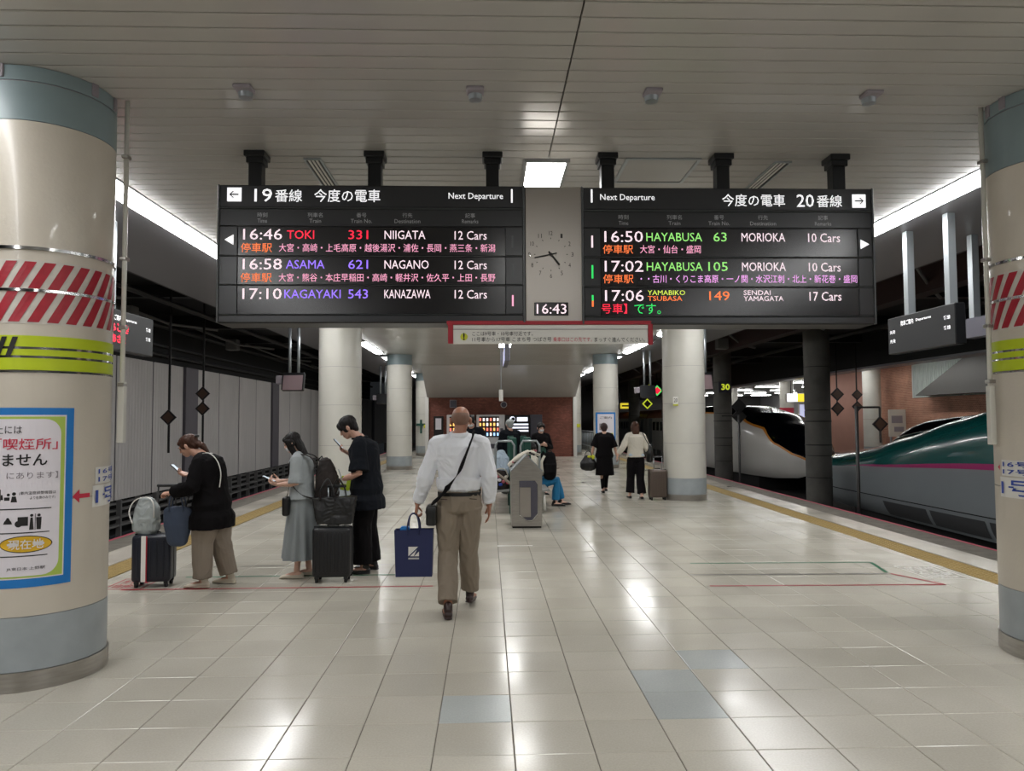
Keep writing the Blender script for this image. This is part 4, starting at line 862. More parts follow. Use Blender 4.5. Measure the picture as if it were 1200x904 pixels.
vending('white vending machine with lit red and orange rows against the brick wall', .12, 1.25, 'a'); vending('white vending machine mostly hidden behind the man in the white shirt', -1.2, 1.2, 'b')
r_ = thing('black_kiosk', 'black machine with white lettering against the brick wall, right of the vending machine', 'kiosk', (1.33, 33.0, 0))
G().b2(-.55, .5, -.35, .4, 0, 1.88, .02).build('cabinet', 'board', r_)
for k in range(3): G().b2(-.48, .45, -.37, -.35, 1.15 + k * .14, 1.22 + k * .14).build('lit_row', 'litwhite', r_)
G().cyl((-.25, -.36, 1.7), (-.25, -.35, 1.7), .12, 20).build('round_mark', 'litwhite', r_); G().cyl((-.22, -.37, 1.7), (-.22, -.36, 1.7), .08, 20).build('mark_centre', 'board', r_); G().b2(-.05, .42, -.36, -.35, 1.6, 1.78, .005).build('name_plate', 'litwhite', r_)
r_ = thing('slate_partition', 'plain slate grey panel standing right of the black kiosk', 'partition', (2.15, 33.1, 0)); G().b2(-.27, .27, -.1, .3, 0, 1.9, .01).build('panel', 'slate', r_); G().b2(-.3, .3, -.12, .32, 0, .06).build('base', 'black', r_)
r_ = thing('framed_notice', 'black framed white notice at the left end of the brick wall', 'poster', (-2.2, 33.4, 1.0)); G().b2(-.22, .2, -.06, .1, -.35, .85, .01).build('frame', 'black', r_); G().b2(-.14, .12, -.07, -.06, .25, .75).build('paper', 'paper', r_)
for k, (x, lab) in enumerate(((-3.0, 'green and yellow direction sign on the thin distant pillar left of the brick block'), (4.05, 'green and yellow direction sign on the thin distant pillar right of the brick block'))):
    r_ = thing('direction_sign', lab, 'sign', (x, 35.7 - .47, 1.4)); G().b2(-.38, .1, -.02, .02, .0, .12).build('green_strip', 'benchgreen', r_); G().b2(-.02, .34, -.03, -.02, -.1, .06).build('yellow_strip', 'stickeryellow', r_); G().b2(-.2, -.1, -.03, -.02, -.35, .3).build('green_strip', 'benchgreen', r_)

# ------------------------------------------------------------------ bench, end panel
r_ = thing('steel_end_panel', 'grey steel bin cabinet with a pointed top and an open front pocket', 'bin', (.59, 11.4, 0))
hexo = [(-.232, .03), (.232, .03), (.236, .87), (0, 1.09), (-.236, .87)]
G().prism(hexo, -.03, .62).build('cabinet', 'steel', r_)
G().prism([(-.115, .2), (.0, .12), (.08, .12), (.165, .22), (.165, .66), (.125, .72), (-.115, .72)], -.036, -.029).build('pocket_recess', 'slate', r_)
g = G(); O = [(-.115, .2), (.0, .12), (.08, .12), (.165, .22), (.165, .66)]
for a, b in zip(O, O[1:]): g.tube([(a[0], -.04, a[1]), (b[0], -.04, b[1])], .009, 6)
g.build('pocket_rim', 'chrome', r_); G().b2(-.11, .06, -.045, -.034, .17, .62, .004).build('pocket_plate', 'brushed', r_)
G().b2(-.22, .22, 0, .6, 0, .035).build('plinth', 'rubber', r_)
for s in (-1, 1): G().add([(s * .25, -.035, .87), (0, -.035, 1.115), (0, .63, 1.115), (s * .25, .63, .87), (s * .236, -.035, .86), (0, -.035, 1.095), (0, .63, 1.095), (s * .236, .63, .86)], [(0, 1, 2, 3), (4, 5, 6, 7), (0, 1, 5, 4), (1, 2, 6, 5), (2, 3, 7, 6), (3, 0, 4, 7)]).build('roof_flap', 'galv', r_)
BE = thing('waiting_bench', 'back-to-back waiting bench with green boards and steel hoops behind the steel bin', 'bench', (.55, 14.6, 0))
for s in (-1, 1):
    for k in range(3):
        y = -1.5 + k * 1.0
        gs = G(); prof = [(.08, .80), (.12, .52), (.18, .43), (.40, .41), (.52, .43), (.55, .40), (.40, .375), (.16, .40), (.08, .5), (.05, .79)]
        gs.v = []; vs = [(s * a, yy, z) for yy in (y, y + .9) for a, z in prof]; n = len(prof)
        gs.add(vs, [tuple(range(n)), tuple(range(2 * n - 1, n - 1, -1))] + [(i, (i + 1) % n, n + (i + 1) % n, n + i) for i in range(n)])
        gs.build('seat', 'benchseat', BE, auto=50)
    for y in (-1.3, .7): G().tube([(s * .12, y, 0), (s * .14, y, .36), (s * .44, y, .38), (s * .46, y, .03)], .03, 8).build('leg', 'white', BE, True)
for x in (-.17, .08): G().b2(x - .005, x + .125, -1.55, -1.4, .0, 1.34, .015).b2(x, x + .12, -.2, -.1, 0, 1.34, .01).build('green_board', 'benchgreen', BE)
for x0 in (-.42, .02): G().tube([(x0, -1.6, .5), (x0, -1.6, 1.2), (x0 + .04, -1.6, 1.28), (x0 + .28, -1.6, 1.28), (x0 + .33, -1.6, 1.2), (x0 + .33, -1.6, .5)], .02, 8).build('hoop', 'galv', BE, True)
# floor markings
def line(name, lab, m, pts, w_=.042, z=.0014):
    g = G()
    for (a, b) in zip(pts, pts[1:]):
        d = V((b[0] - a[0], b[1] - a[1])).normalized(); n = V((-d.y, d.x)) * w_ / 2
        g.add([(a[0] + n.x, a[1] + n.y, z), (b[0] + n.x, b[1] + n.y, z), (b[0] - n.x, b[1] - n.y, z), (a[0] - n.x, a[1] - n.y, z)], [(0, 3, 2, 1)])
    o = g.build(name, m); tag(o, lab, 'floor marking', 'queue lines on the floor'); return o
line('floor_line', 'red queue line on the floor by the right edge, ending in a slanted stroke', 'linered', [(2.18, 7.33), (4.5, 7.26), (4.25, 7.8)])
line('floor_line', 'dark queue line on the floor by the right edge', 'lineblack', [(2.13, 7.86), (4.22, 7.8)])
line('floor_line', 'green queue line on the floor by the right edge', 'linegreen', [(2.3, 8.48), (4.36, 8.42), (4.24, 7.86)])
line('floor_line', 'red queue line under the queue, nearest the viewer', 'linered', [(-3.6, 7.48), (-.55, 7.48)])
line('floor_line', 'green queue line passing behind the feet of the queue', 'linegreen', [(-3.2, 8.05), (-.9, 8.05)])
line('floor_line', 'grey queue line farthest behind the queue', 'lineblack', [(-3.2, 8.62), (-.9, 8.62)], .025)
line('floor_line', 'short white scratch-like mark in the middle of the floor', 'linewhite', [(.12, 9.8), (.58, 9.8)], .05)
def floorlabel(lab, x0, x1, y0, y1, m):
    r_ = thing('floor_label', lab, 'floor marking', ((x0 + x1) / 2, (y0 + y1) / 2, 0))
    g = G(); w_ = .018
    for a in ((x0, x1, y0, y0 + w_), (x0, x1, y1 - w_, y1), (x0, x0 + w_, y0, y1), (x1 - w_, x1, y0, y1)): g.b2(*a, .0006, .0016)
    g.build('border', m, r_, world=True)
    for k, s in enumerate(('新幹線', '自由席')): text(s, (x0 + .05, x1 - .05, y1 - .06 - (k + 1) * (y1 - y0 - .12) / 2, y1 - .07 - k * (y1 - y0 - .12) / 2), lambda u, v: (u, v, .0015), m, r_, .02)
floorlabel('red printed boarding label on the floor, left of the stacked suitcase', -3.8, -3.42, 7.5, 8.0, 'linered'); floorlabel('pale printed boarding label on the floor before the right guide strip', 4.5, 4.93, 7.5, 8.2, 'linewhite')
# ------------------------------------------------------------------ people
def _sph():
    b = bmesh.new(); bmesh.ops.create_uvsphere(b, u_segments=18, v_segments=12, radius=1); return b
def hand_prims(g, wr, d, n, curl, side, sc=1.0):
    """palm, four unequal fingers and a thumb; d points along the hand, n out of the palm, side towards the thumb"""
    d = V(d).normalized(); n = V(n); n = (n - d * n.dot(d)).normalized(); l = V(side); l = (l - d * l.dot(d) - n * l.dot(n)).normalized(); wr = V(wr)
    g.tube([wr - d * .01, wr + d * .03 * sc, wr + d * .07 * sc, wr + d * .085 * sc], [(.026, .019), (.036, .016), (.041, .014), (.038, .012)], 12, ref=l, rnd=True)
    for k, (off, ln, r_) in enumerate(((.031, .070, .0085), (.0105, .078, .009), (-.0105, .072, .0085), (-.031, .056, .0078))):
        p = wr + d * (.083 - abs(off) * .12) * sc + l * off; pts = [p]; ang = curl * .5
        for q, f in enumerate((.42, .32, .26)):
            v = d * cos(ang) + n * sin(ang) + l * off * .6; p = p + v * ln * f * sc; pts.append(p); ang += curl * (.9 if q == 0 else .7)
        g.tube([pts[0] - d * .012] + pts, [r_, r_, r_ * .97, r_ * .92, r_ * .8], 8, ref=l, rnd=True)
    b = wr + d * .018 + l * .024; a1 = b + (d * .55 + l * .75 + n * .25).normalized() * .036; a2 = a1 + (d * .85 + l * .25 + n * (.2 + curl * .5)).normalized() * .03; a3 = a2 + (d * .9 - l * .05 + n * (.2 + curl * .6)).normalized() * .024
    g.tube([b, a1, a2, a3], [.014, .0115, .0100, .0082], 8, rnd=True)
def lerp(a, b, t): return V(a) * (1 - t) + V(b) * t
HUMAN_SEG = [(.86, .155, .105), (.93, .168, .118), (1.02, .145, .105), (1.10, .135, .1), (1.20, .15, .108), (1.30, .162, .115), (1.38, .165, .105), (1.43, .13, .08), (1.47, .07, .065)]
def person(label, loc, rot, H, sp):
    S = H / 1.72; fem = sp.get('fem', 0); bulk = sp.get('bulk', 1); dz = sp.get('dz', 0); lean = sp.get('lean', 0); hunch = sp.get('hunch', 0); vox = sp.get('vox', .0055); skin = sp.get('skin', 'skin')
    root = thing('person', label, 'person', loc, R(rot), sp.get('group'))
    hz = .95
    def tp(p):                                    # torso bend
        p = V(p); k = max(0, p.z - hz); return V((p.x + sp.get('sway', 0) * k, p.y + lean * k + hunch * max(0, p.z - 1.2) ** 2 * 3, p.z + dz))
    shw = (.165 if fem else .19) * sp.get('shw', 1)
    def sc(p): return tuple(V(p) * S)
    def tor(g, inf=0, z0=.86, z1=1.48, flare=0, extra=None, rnd=True):
        pts, rad = [], []
        segs = [s for s in HUMAN_SEG if z0 - .001 <= s[0] <= z1]
        if extra: segs = extra + segs
        elif z0 < HUMAN_SEG[0][0] or (segs and segs[0][0] > z0 + .02): segs = [(z0, HUMAN_SEG[1][1], HUMAN_SEG[1][2])] + segs
        for z, a, b in segs:
            f = flare * max(0, (1.2 - z)); fb = .92 if fem and z > 1.15 else 1
            i_ = inf * (1 if z < 1.4 else .6 if z < 1.46 else .35)
            pts.append(tp((0, 0, z)) * S); rad.append(((a * bulk * fb + i_ + f) * S, (b * bulk + i_ + f * .8) * S))
        if not rnd: pts = pts + [tp((0, -.005, 1.475)) * S]; rad = rad + [(rad[-1][0] * .5, rad[-1][1] * .5)]
        g.tube(pts, rad, 24, ref=(1, 0, 0), rnd=rnd)
    sh = {s: tp((s * shw, 0, 1.395)) for s in (-1, 1)}
    arms = {-1: sp['L'], 1: sp['R']}; legs = {-1: sp['lL'], 1: sp['lR']}
    g = G(); tor(g, -.012, .93)
    g.tube([tp((0, 0, .95)) * S, tp((0, 0, .89)) * S], [(.14 * bulk * S, .1 * bulk * S), (.12 * bulk * S, .08 * bulk * S)], 20, ref=(1, 0, 0))
    for s in (-1, 1):
        el, wr, hd, pn, curl = arms[s]; el, wr = V(el), V(wr); c = sh[s]
        g.tube([tp((s * .06, 0, 1.43)) * S, tp((s * shw * .75, 0, 1.42)) * S, c * S], [.05 * S, .055 * S, .052 * S], 12, rnd=True)
        g.tube([sc(c), sc(lerp(c, el, .4)), sc(el), sc(lerp(el, wr, .35)), sc(wr)], [.05 * S, .045 * S, .036 * S, .038 * S, (.027 * S, .022 * S)], 12, rnd=True)
        side = sp.get('thumb', {}).get(s) or (-s, .3, 0)
        hand_prims(g, V(wr) * S, hd, pn, curl, side, 1.0 * S)
        kn, an, toe = legs[s]; hip = V((s * .088, 0, .90 + dz)) if not dz else V((s * .09, .02, .92 + dz))
        g.tube([sc(hip), sc(lerp(hip, kn, .35)), sc(lerp(hip, kn, .85)), sc(kn), sc(lerp(kn, an, .3)), sc(lerp(kn, an, .8)), sc(an)], [.088 * S, .08 * S, .058 * S, .054 * S, .054 * S, .036 * S, .036 * S], 14, rnd=True)
        t_ = V((sin(R(toe)), cos(R(toe)), 0)); a = V(an); g.tube([sc(a - t_ * .03 - V((0, 0, .045))), sc(a + t_ * .07 - V((0, 0, .055))), sc(a + t_ * .15 - V((0, 0, .068)))], [(.036 * S, .034 * S), (.042 * S, .03 * S), (.04 * S, .018 * S)], 12, ref=(cos(R(toe)), -sin(R(toe)), 0), rnd=True)
    hy, hp, hyaw = sp.get('hy', .02), sp.get('hp', 0), sp.get('hyaw', 0)
    neck = tp((0, -.005, 1.44)); hc = tp((sp.get('hx', 0), .015, 1.600)) + V((0, hy, sp.get('hz', 0)))
    Mh = M.Translation(hc * S) @ M.Rotation(R(hyaw), 4, 'Z') @ M.Rotation(R(-hp), 4, 'X') @ M.Scale(S * sp.get('hs', 1), 4)
    def H_(p): return Mh @ V(p)
    g.tube([sc(neck), tuple(H_((0, -.022, -.06))), tuple(H_((0, -.02, -.02)))], [.056 * S, .052 * S, .05 * S], 14, rnd=True)
    def hell(g, c, r): g.bm(_sph(), Mh @ M.Translation(c) @ M.Diagonal((*r, 1)))
    for c, r in (((0, -.012, .03), (.075, .093, .084)), ((0, .02, -.03), (.06, .068, .078)), ((0, .045, -.085), (.034, .034, .026)), ((0, .078, .018), (.045, .014, .011)), ((.036, .05, -.03), (.024, .026, .026)), ((-.036, .05, -.03), (.024, .026, .026)),
                 ((.084, -.014, -.010), (.012, .02, .033)), ((-.084, -.014, -.010), (.012, .02, .033)), ((0, .083, -.058), (.022, .009, .006)), ((0, .082, -.069), (.018, .009, .006)), ((0, .096, -.03), (.014, .013, .01))): hell(g, c, r)
    g.tube([tuple(H_((0, .08, .012))), tuple(H_((0, .1, -.026)))], [.007 * S, .010 * S], 8, rnd=True)
    body = remeshed(g, 'body', skin, root, vox, 3)
    for s in (-1, 1):
        e = G(); hell(e, (s * .031, .079, .002), (.013, .008, .006)); e.build('eye', 'eye', root, True)
        if not sp.get('shaved'): e = G(); hell(e, (s * .032, .088, .022), (.018, .005, .0035)); e.build('eyebrow', sp.get('hair', 'hairblack'), root, True)
    # clothes
    fold = sp.get('fold', .007)
    tm, kind, inf, zb, sl = sp['top']             # material, -, looseness, hem height, sleeve length 0..1
    if tm:
        g = G(); tor(g, inf, zb, 1.46, sp.get('flare', 0), extra=sp.get('topsegs'), rnd=False)
        for s in (-1, 1):
            el, wr = V(arms[s][0]), V(arms[s][1]); c = sh[s]; r0 = .053 + inf * .6
            g.tube([tp((s * .05, 0, 1.43)) * S, tp((s * shw * .75, 0, 1.412)) * S, c * S], [(.05 + inf * .5) * S, (.05 + inf * .6) * S, r0 * S], 14, rnd=True)
            if sl <= .5:
                e_ = lerp(c, el, sl * 2); g.tube([sc(c), sc(lerp(c, e_, .5)), sc(e_)], [r0 * S, (r0 + .004) * S, (r0 + sp.get('cuff', .012)) * S], 14, rnd=False)
            else:
                e_ = lerp(el, wr, sl * 2 - 1); g.tube([sc(c), sc(lerp(c, el, .45)), sc(el), sc(lerp(el, e_, .5)), sc(lerp(el, e_, .9)), sc(e_)], [r0 * S, (r0 - .004) * S, (.044 + inf * .8) * S, (.043 + inf * .65) * S, (.035 + inf * .6) * S, (.029 + inf * .3) * S], 14, rnd=False)
        remeshed(g, kind, tm, root, max(vox, .0065), 3, fold * S, (6, 6, 5), random.random() * 9)
    b = sp['bottom']
    if b[0] == 'trousers':
        _, m, rk, rh, zt, hem = b; g = G()
        g.tube([V(tp((0, 0, zt))) * S, V(tp((0, -.005, .93))) * S, V(tp((0, 0, .85))) * S, V(tp((0, 0, .82))) * S], [((.15 + .012) * bulk * S, (.108 + .012) * bulk * S), ((.175) * bulk * S, (.128) * bulk * S), (.17 * bulk * S, .115 * bulk * S), (.12 * bulk * S, .08 * bulk * S)], 24, ref=(1, 0, 0), rnd=False)
        for s in (-1, 1):
            kn, an, toe = legs[s]; hip = V((s * .086 * bulk, 0, .89 + dz)) if not dz else V((s * .09, .02, .92 + dz)); kn, an = V(kn), V(an); e_ = lerp(kn, an, hem)
            g.tube([sc(hip), sc(lerp(hip, kn, .4)), sc(kn), sc(lerp(kn, e_, .5)), sc(e_)], [.098 * bulk * S, (rk + .016) * bulk * S, rk * S, (rk + rh) / 2 * S, rh * S], 18, rnd=False)
        remeshed(g, 'trousers', m, root, max(vox, .0065), 3, fold * 1.1 * S, (7, 7, 3), random.random() * 9)
    elif b[0] == 'skirt':
        _, m, zt, zbm, rt, rb, nf = b; g = G(); n = 72; vs = []; K = 18
        for i in range(K + 1):
            t = i / K; z = zt + (zbm - zt) * t; r_ = rt + (rb - rt) * t ** .8; p = tp((0, 0, z)) if z > .95 else V((0, 0, z + dz))
            for j in range(n):
                a = 2 * pi * j / n; f = 1 + (.02 + .07 * t) * sin(nf * a + 1.5 * sin(2 * a)) * min(1, t * 2.5) + .03 * t * sin(3 * a + 1); vs.append(((p.x + r_ * f * cos(a)) * S, (p.y + r_ * .84 * f * sin(a)) * S, p.z * S))
        g.add(vs, [(i * n + j, i * n + (j + 1) % n, (i + 1) * n + (j + 1) % n, (i + 1) * n + j) for i in range(K) for j in range(n)]); g.build('skirt', m, root, True)
    # shoes
    sm, st = sp['shoe']
    for s in (-1, 1):
        kn, an, toe = legs[s]; t_ = V((sin(R(toe)), cos(R(toe)), 0)); pz = sp.get('foot_pitch', {}).get(s, 0); t_ = (t_ + V((0, 0, -pz))).normalized(); up = V((0, 0, 1)) if not pz else (V((0, 0, 1)) - t_ * t_.z).normalized(); a = V(an); k = 1.12 if st == 'croc' else 1
        q = lambda f, u: sc(a + t_ * f + up * u); rf = (cos(R(toe)), -sin(R(toe)), 0); g = G()
        g.tube([q(-.055, -.058), q(0, -.055), q(.09, -.062), q(.16, -.068), q(.185, -.073)], [(.034 * S * k, .028 * S), (.038 * S * k, .032 * S), (.046 * S * k, .027 * S), (.042 * S * k, .018 * S), (.03 * S * k, .012 * S)], 16, ref=rf, rnd=True)
        if st != 'flat': g.tube([q(-.03, -.03), q(-.015, .005)], [(.036 * S, .045 * S), (.038 * S, .042 * S)], 14, ref=rf, rnd=True)
        g.tube([q(-.075, -.083), q(.06, -.083), q(.195, -.083)], [(.034 * S * k, .008 * S), (.044 * S * k, .008 * S), (.03 * S * k, .008 * S)], 14, ref=rf, rnd=True)
        remeshed(g, 'shoe', sm, root, .005, 2)
    # hair
    hs, hm = sp.get('hairstyle', 'short'), sp.get('hair', 'hairblack'); g = G(); E_ = lambda c, r: hell(g, c, r); T_ = lambda ps, rs: g.tube([tuple(H_(p)) for p in ps], [((a * S, b * S) if 0 else (a * S, b * S)) for a, b in rs], 14, ref=tuple((Mh.to_3x3() @ V((1, 0, 0)))), rnd=True)
    if hs == 'cropped':
        E_((0, -.024, .020), (.0785, .0900, .074)); 
    else:
        E_((0, -.02, .045), (.085, .099, .082)); E_((0, -.055, .0), (.07, .06, .07))
        for s in (-1, 1): E_((s * .068, .0, .015), (.018, .05, .045))
        if hs == 'long':
            for s in (-1, 1): E_((s * .076, .0, -.005), (.02, .052, .055))
        if hs == 'short':
            E_((0, -.02, .05), (.092, .106, .086)); E_((0, .06, .065), (.066, .042, .034)); E_((.03, .082, .045), (.025, .014, .028)); E_((-.03, .082, .045), (.028, .014, .03)); E_((0, -.07, -.035), (.06, .038, .05))
            for s in (-1, 1): E_((s * .072, .015, -.005), (.014, .03, .04)); E_((s * .06, .06, .035), (.022, .022, .035))
        if hs == 'long':
            E_((0, .055, .06), (.065, .04, .035)); T_([(0, -.06, .02), (0, -.075, -.08), (0, -.085, -.18), (0, -.08, -.27)], [(.08, .05), (.085, .05), (.075, .04), (.045, .025)])
            for s in (-1, 1): T_([(s * .066, .02, .04), (s * .074, .015, -.06), (s * .072, .0, -.15), (s * .06, -.02, -.2)], [(.018, .045), (.016, .04), (.018, .035), (.012, .02)])
        if hs == 'bun':
            E_((0, .05, .065), (.06, .04, .03)); E_((0, -.11, .045), (.04, .036, .036)); E_((0, -.03, .045), (.092, .104, .084)); E_((0, -.08, -.02), (.065, .045, .06)); T_([(0, -.1, .0), (0, -.15, -.07), (0, -.17, -.17)], [(.055, .035), (.055, .034), (.03, .015)])
        if hs == 'round': E_((0, -.02, .02), (.092, .098, .09)); E_((0, -.06, -.04), (.07, .05, .05)); E_((0, .06, .06), (.06, .035, .03))
    remeshed(g, 'hair', hm, root, max(.0045, vox * .8), 2, .0 if hs == 'cropped' else .006, (45, 45, 12), 3)
    if sp.get('mask'):
        g = G(); hell(g, (0, .048, -.05), (.055, .05, .045)); g.build('face_mask', 'maskm', root, True)
    root['_S'] = S
    return root, S, tp, H_
def done(root):
    if '_S' in root: del root['_S']
def ribbon(pts, w_, th, wdir):
    g = G(); g.tube(pts, [(w_ / 2, th / 2)] * len(pts), 8, ref=wdir); return g
def smoothpath(pts, k=5):
    P = [V(p) for p in pts]; out = []
    for i in range(len(P) - 1):
        p0, p1, p2, p3 = P[max(i - 1, 0)], P[i], P[i + 1], P[min(i + 2, len(P) - 1)]
        for q in range(k):
            t = q / k; out.append(.5 * ((2 * p1) + (-p0 + p2) * t + (2 * p0 - 5 * p1 + 4 * p2 - p3) * t * t + (-p0 + 3 * p1 - 3 * p2 + p3) * t ** 3))
    return out + [P[-1]]

# man in the white shirt, walking away
MX, MY = -.25, 6.45
man, S, tp, H_ = person('man in a white shirt and khaki trousers, cropped hair, walking away with a navy bag', (MX, MY, 0), 0, 1.77, dict(
    bulk=1.03, skin='skintan', L=((-.275, -.04, 1.12), (-.35, .03, .90), (-.15, .1, -1), (1, .1, 0), 1.35), R=((.255, -.03, 1.13), (.25, .06, .88), (0, .1, -1), (-1, 0, 0), .35), thumb={-1: (0, 1, 0), 1: (0, 1, 0)},
    lL=((-.095, .05, .50), (-.085, -.17, .095), -6), lR=((.075, .14, .49), (.085, .25, .12), 6), foot_pitch={1: .12}, hx=.015,
    top=('shirtw', 'shirt', .028, 1.0, .97), topsegs=[(1.005, .126, .084), (1.05, .152, .108), (1.12, .158, .115)], bottom=('trousers', 'khaki', .084, .08, 1.0, .93), shoe=('leather', 'oxford'), hairstyle='cropped', hair='hairgrey', fold=.016, hyaw=-4, shaved=1))
g = G(); n = 40; vs = []
for z in (.972, 1.002):
    for j in range(n): a = 2 * pi * j / n; p = tp((.180 * cos(a), .134 * sin(a), z)) * S; vs.append(tuple(p))
g.add(vs, [(j, (j + 1) % n, n + (j + 1) % n, n + j) for j in range(n)]); g.build('belt', 'blackleather', man, True)
g = G(); cl = [tuple(tp((.072 * cos(2 * pi * j / 20), -.003 + .072 * sin(2 * pi * j / 20), 1.475 + .012 * sin(2 * pi * j / 20))) * S) for j in range(21)]
g.tube(cl, [(.012, .028)] * 21, 8); g.build('collar', 'shirtw', man, True)
for s in (-1, 1): G().tube([tuple(tp((s * .12 - .03, -.155 + .012, .955)) * S), tuple(tp((s * .12 + .03, -.155 + .012, .95)) * S)], .0035, 6).build('pocket_seam', 'leather', man, True)
done(man)
CB = thing('crossbody_bag', 'small black crossbody bag strapped over the back of the man in the white shirt', 'bag', (MX - .21, MY - .02, .86))
G().box((-.02, -.03, -.02), (.09, .2, .17), .02, seg=2).build('pouch', 'blackleather', CB, auto=40); G().b2(-.072, -.066, -.11, .06, .0, .02).build('zip', 'greyink', CB)
sp_ = smoothpath([(.115, .03, 1.54), (.125, -.06, 1.52), (.10, -.125, 1.45), (.055, -.178, 1.33), (0, -.19, 1.2), (-.09, -.185, 1.08), (-.165, -.14, .99), (-.235, -.07, .93), (-.235, -.03, .9)])
ribbon([V(p) + V((MX, MY, 0)) - CB.location for p in sp_], .05, .006, (.55, -.2, .8)).build('strap', 'blackcloth', CB, True)
TB = thing('navy_paper_bag', 'navy blue carrier bag with a white emblem held by the man in the white shirt', 'bag', (-.635, 6.46, .315))
g = G(); w0, w1, h_ = .165, .155, .395
V8 = [(-w1, -.05, 0), (w1, -.05, 0), (w1, .05, 0), (-w1, .05, 0), (-w0, -.06, h_), (w0, -.06, h_ + .005), (w0, .06, h_), (-w0, .06, h_)]
g.add(V8, [(3, 2, 1, 0), (0, 1, 5, 4), (1, 2, 6, 5), (2, 3, 7, 6), (3, 0, 4, 7)]); g.add([(a * .98, b * .9, c - .002) for a, b, c in V8], [(0, 1, 2, 3), (4, 5, 1, 0), (5, 6, 2, 1), (6, 7, 3, 2), (7, 4, 0, 3)]); g.build('body', 'navybag', TB)
for y in (-.063, .055): G().tube(smoothpath([(-.05, y, h_ - .04), (-.052, y, h_ + .04), (-.03, y * .5 + .0, h_ + .125), (.02, y * .5, h_ + .125), (.045, y, h_ + .04), (.045, y, h_ - .04)]), .006, 6).build('handle', 'navybag', TB, True)
G().b2(-.12, -.04, -.045, .04, .3, .42, .01).build('folded_cloth', 'blue', TB)
g = G(); y_ = -.0595
g.add([(-.045, y_, .175), (.0, y_, .175), (.04, y_, .255), (-.045, y_, .255)], [(0, 1, 2, 3)]); g.build('emblem', 'white', TB)
G().add([(-.045, y_ - .002, .175), (-.032, y_ - .002, .175), (.045, y_ - .002, .247), (.038, y_ - .002, .255)], [(0, 1, 2, 3)]).build('emblem_stroke', 'navybag', TB)
G().add([(.004, y_ - .002, .175), (.045, y_ - .002, .175), (.045, y_ - .002, .215), (.03, y_ - .002, .2)], [(0, 1, 2, 3)]).build('emblem', 'white', TB)
G().b2(-.045, .045, y_, y_ + .002, .150, .154).b2(-.045, .045, y_, y_ + .002, .158, .162).build('emblem_line', 'white', TB)

# woman in the black cardigan with the suitcase
w1_, S, tp, H_ = person('woman in a loose black cardigan and beige wide trousers, looking at a phone', (-2.78, 7.62, 0), 90, 1.53, dict(
    fem=1, bulk=1.22, lean=.12, hunch=.25, L=((-.27, .12, 1.13), (-.16, .40, 1.06), (.25, 1, -.1), (.3, 0, -1), 1.2), R=((.25, .08, 1.12), (.10, .30, 1.24), (-.2, 1, .25), (-.5, .2, 1), .8), thumb={-1: (1, 0, .3), 1: (-1, 0, .5)},
    lL=((-.10, .06, .50), (-.1, .06, .095), -4), lR=((.11, -.06, .5), (.12, -.16, .095), 10), hy=.07, hz=-.03, hp=28,
    top=('blackcloth', 'cardigan', .055, .70, .95), flare=.04, bottom=('trousers', 'beige', .115, .10, .98, .96), shoe=('shoecream', 'croc'), hairstyle='bun', hair='hairbrown', fold=.012, topsegs=[(.66, .178, .14), (.74, .182, .145), (.8, .18, .14)]))
G().tube([tuple(tp((.112 * sin(R(a)), .0 + .105 * cos(R(a)), 1.452 - .03 * cos(R(a)))) * S) for a in range(0, 361, 30)], .014, 8).build('collar_trim', 'white', w1_, True)
G().tube(smoothpath([tuple(V(p) * S) for p in ((-.12, .12, 1.47), (-.14, .0, 1.5), (-.15, -.1, 1.42), (-.16, -.15, 1.28), (-.165, -.14, 1.12))]), [(.012, .004)] * 21, 6, ref=(1, 0, 0)).build('shoulder_cord', 'white', w1_, True)
G().box(H_((0, -.145, .055)), (.06, .03, .03), .008).build('hair_clip', 'black', w1_)
done(w1_)
def wl(o, p):                                     # world point from person-local metres
    return M.Translation(o.location) @ M.Rotation(o.rotation_euler.z, 4, 'Z') @ V(p)
def phone(lab, at, rx, ry, rz):
    r_ = thing('smartphone', lab, 'phone', at); mx = M.Rotation(R(rz), 4, 'Z') @ M.Rotation(R(ry), 4, 'Y') @ M.Rotation(R(rx), 4, 'X')
    G().box((0, 0, 0), (.072, .15, .009), .003, mx).build('case', 'phone', r_); G().box(mx @ V((0, 0, .0052)), (.064, .138, .001), 0, mx).build('screen', 'screen', r_)
phone('pale phone held by the woman in the black cardigan', (-3.17, 7.71, 1.16), 42, 0, 90)
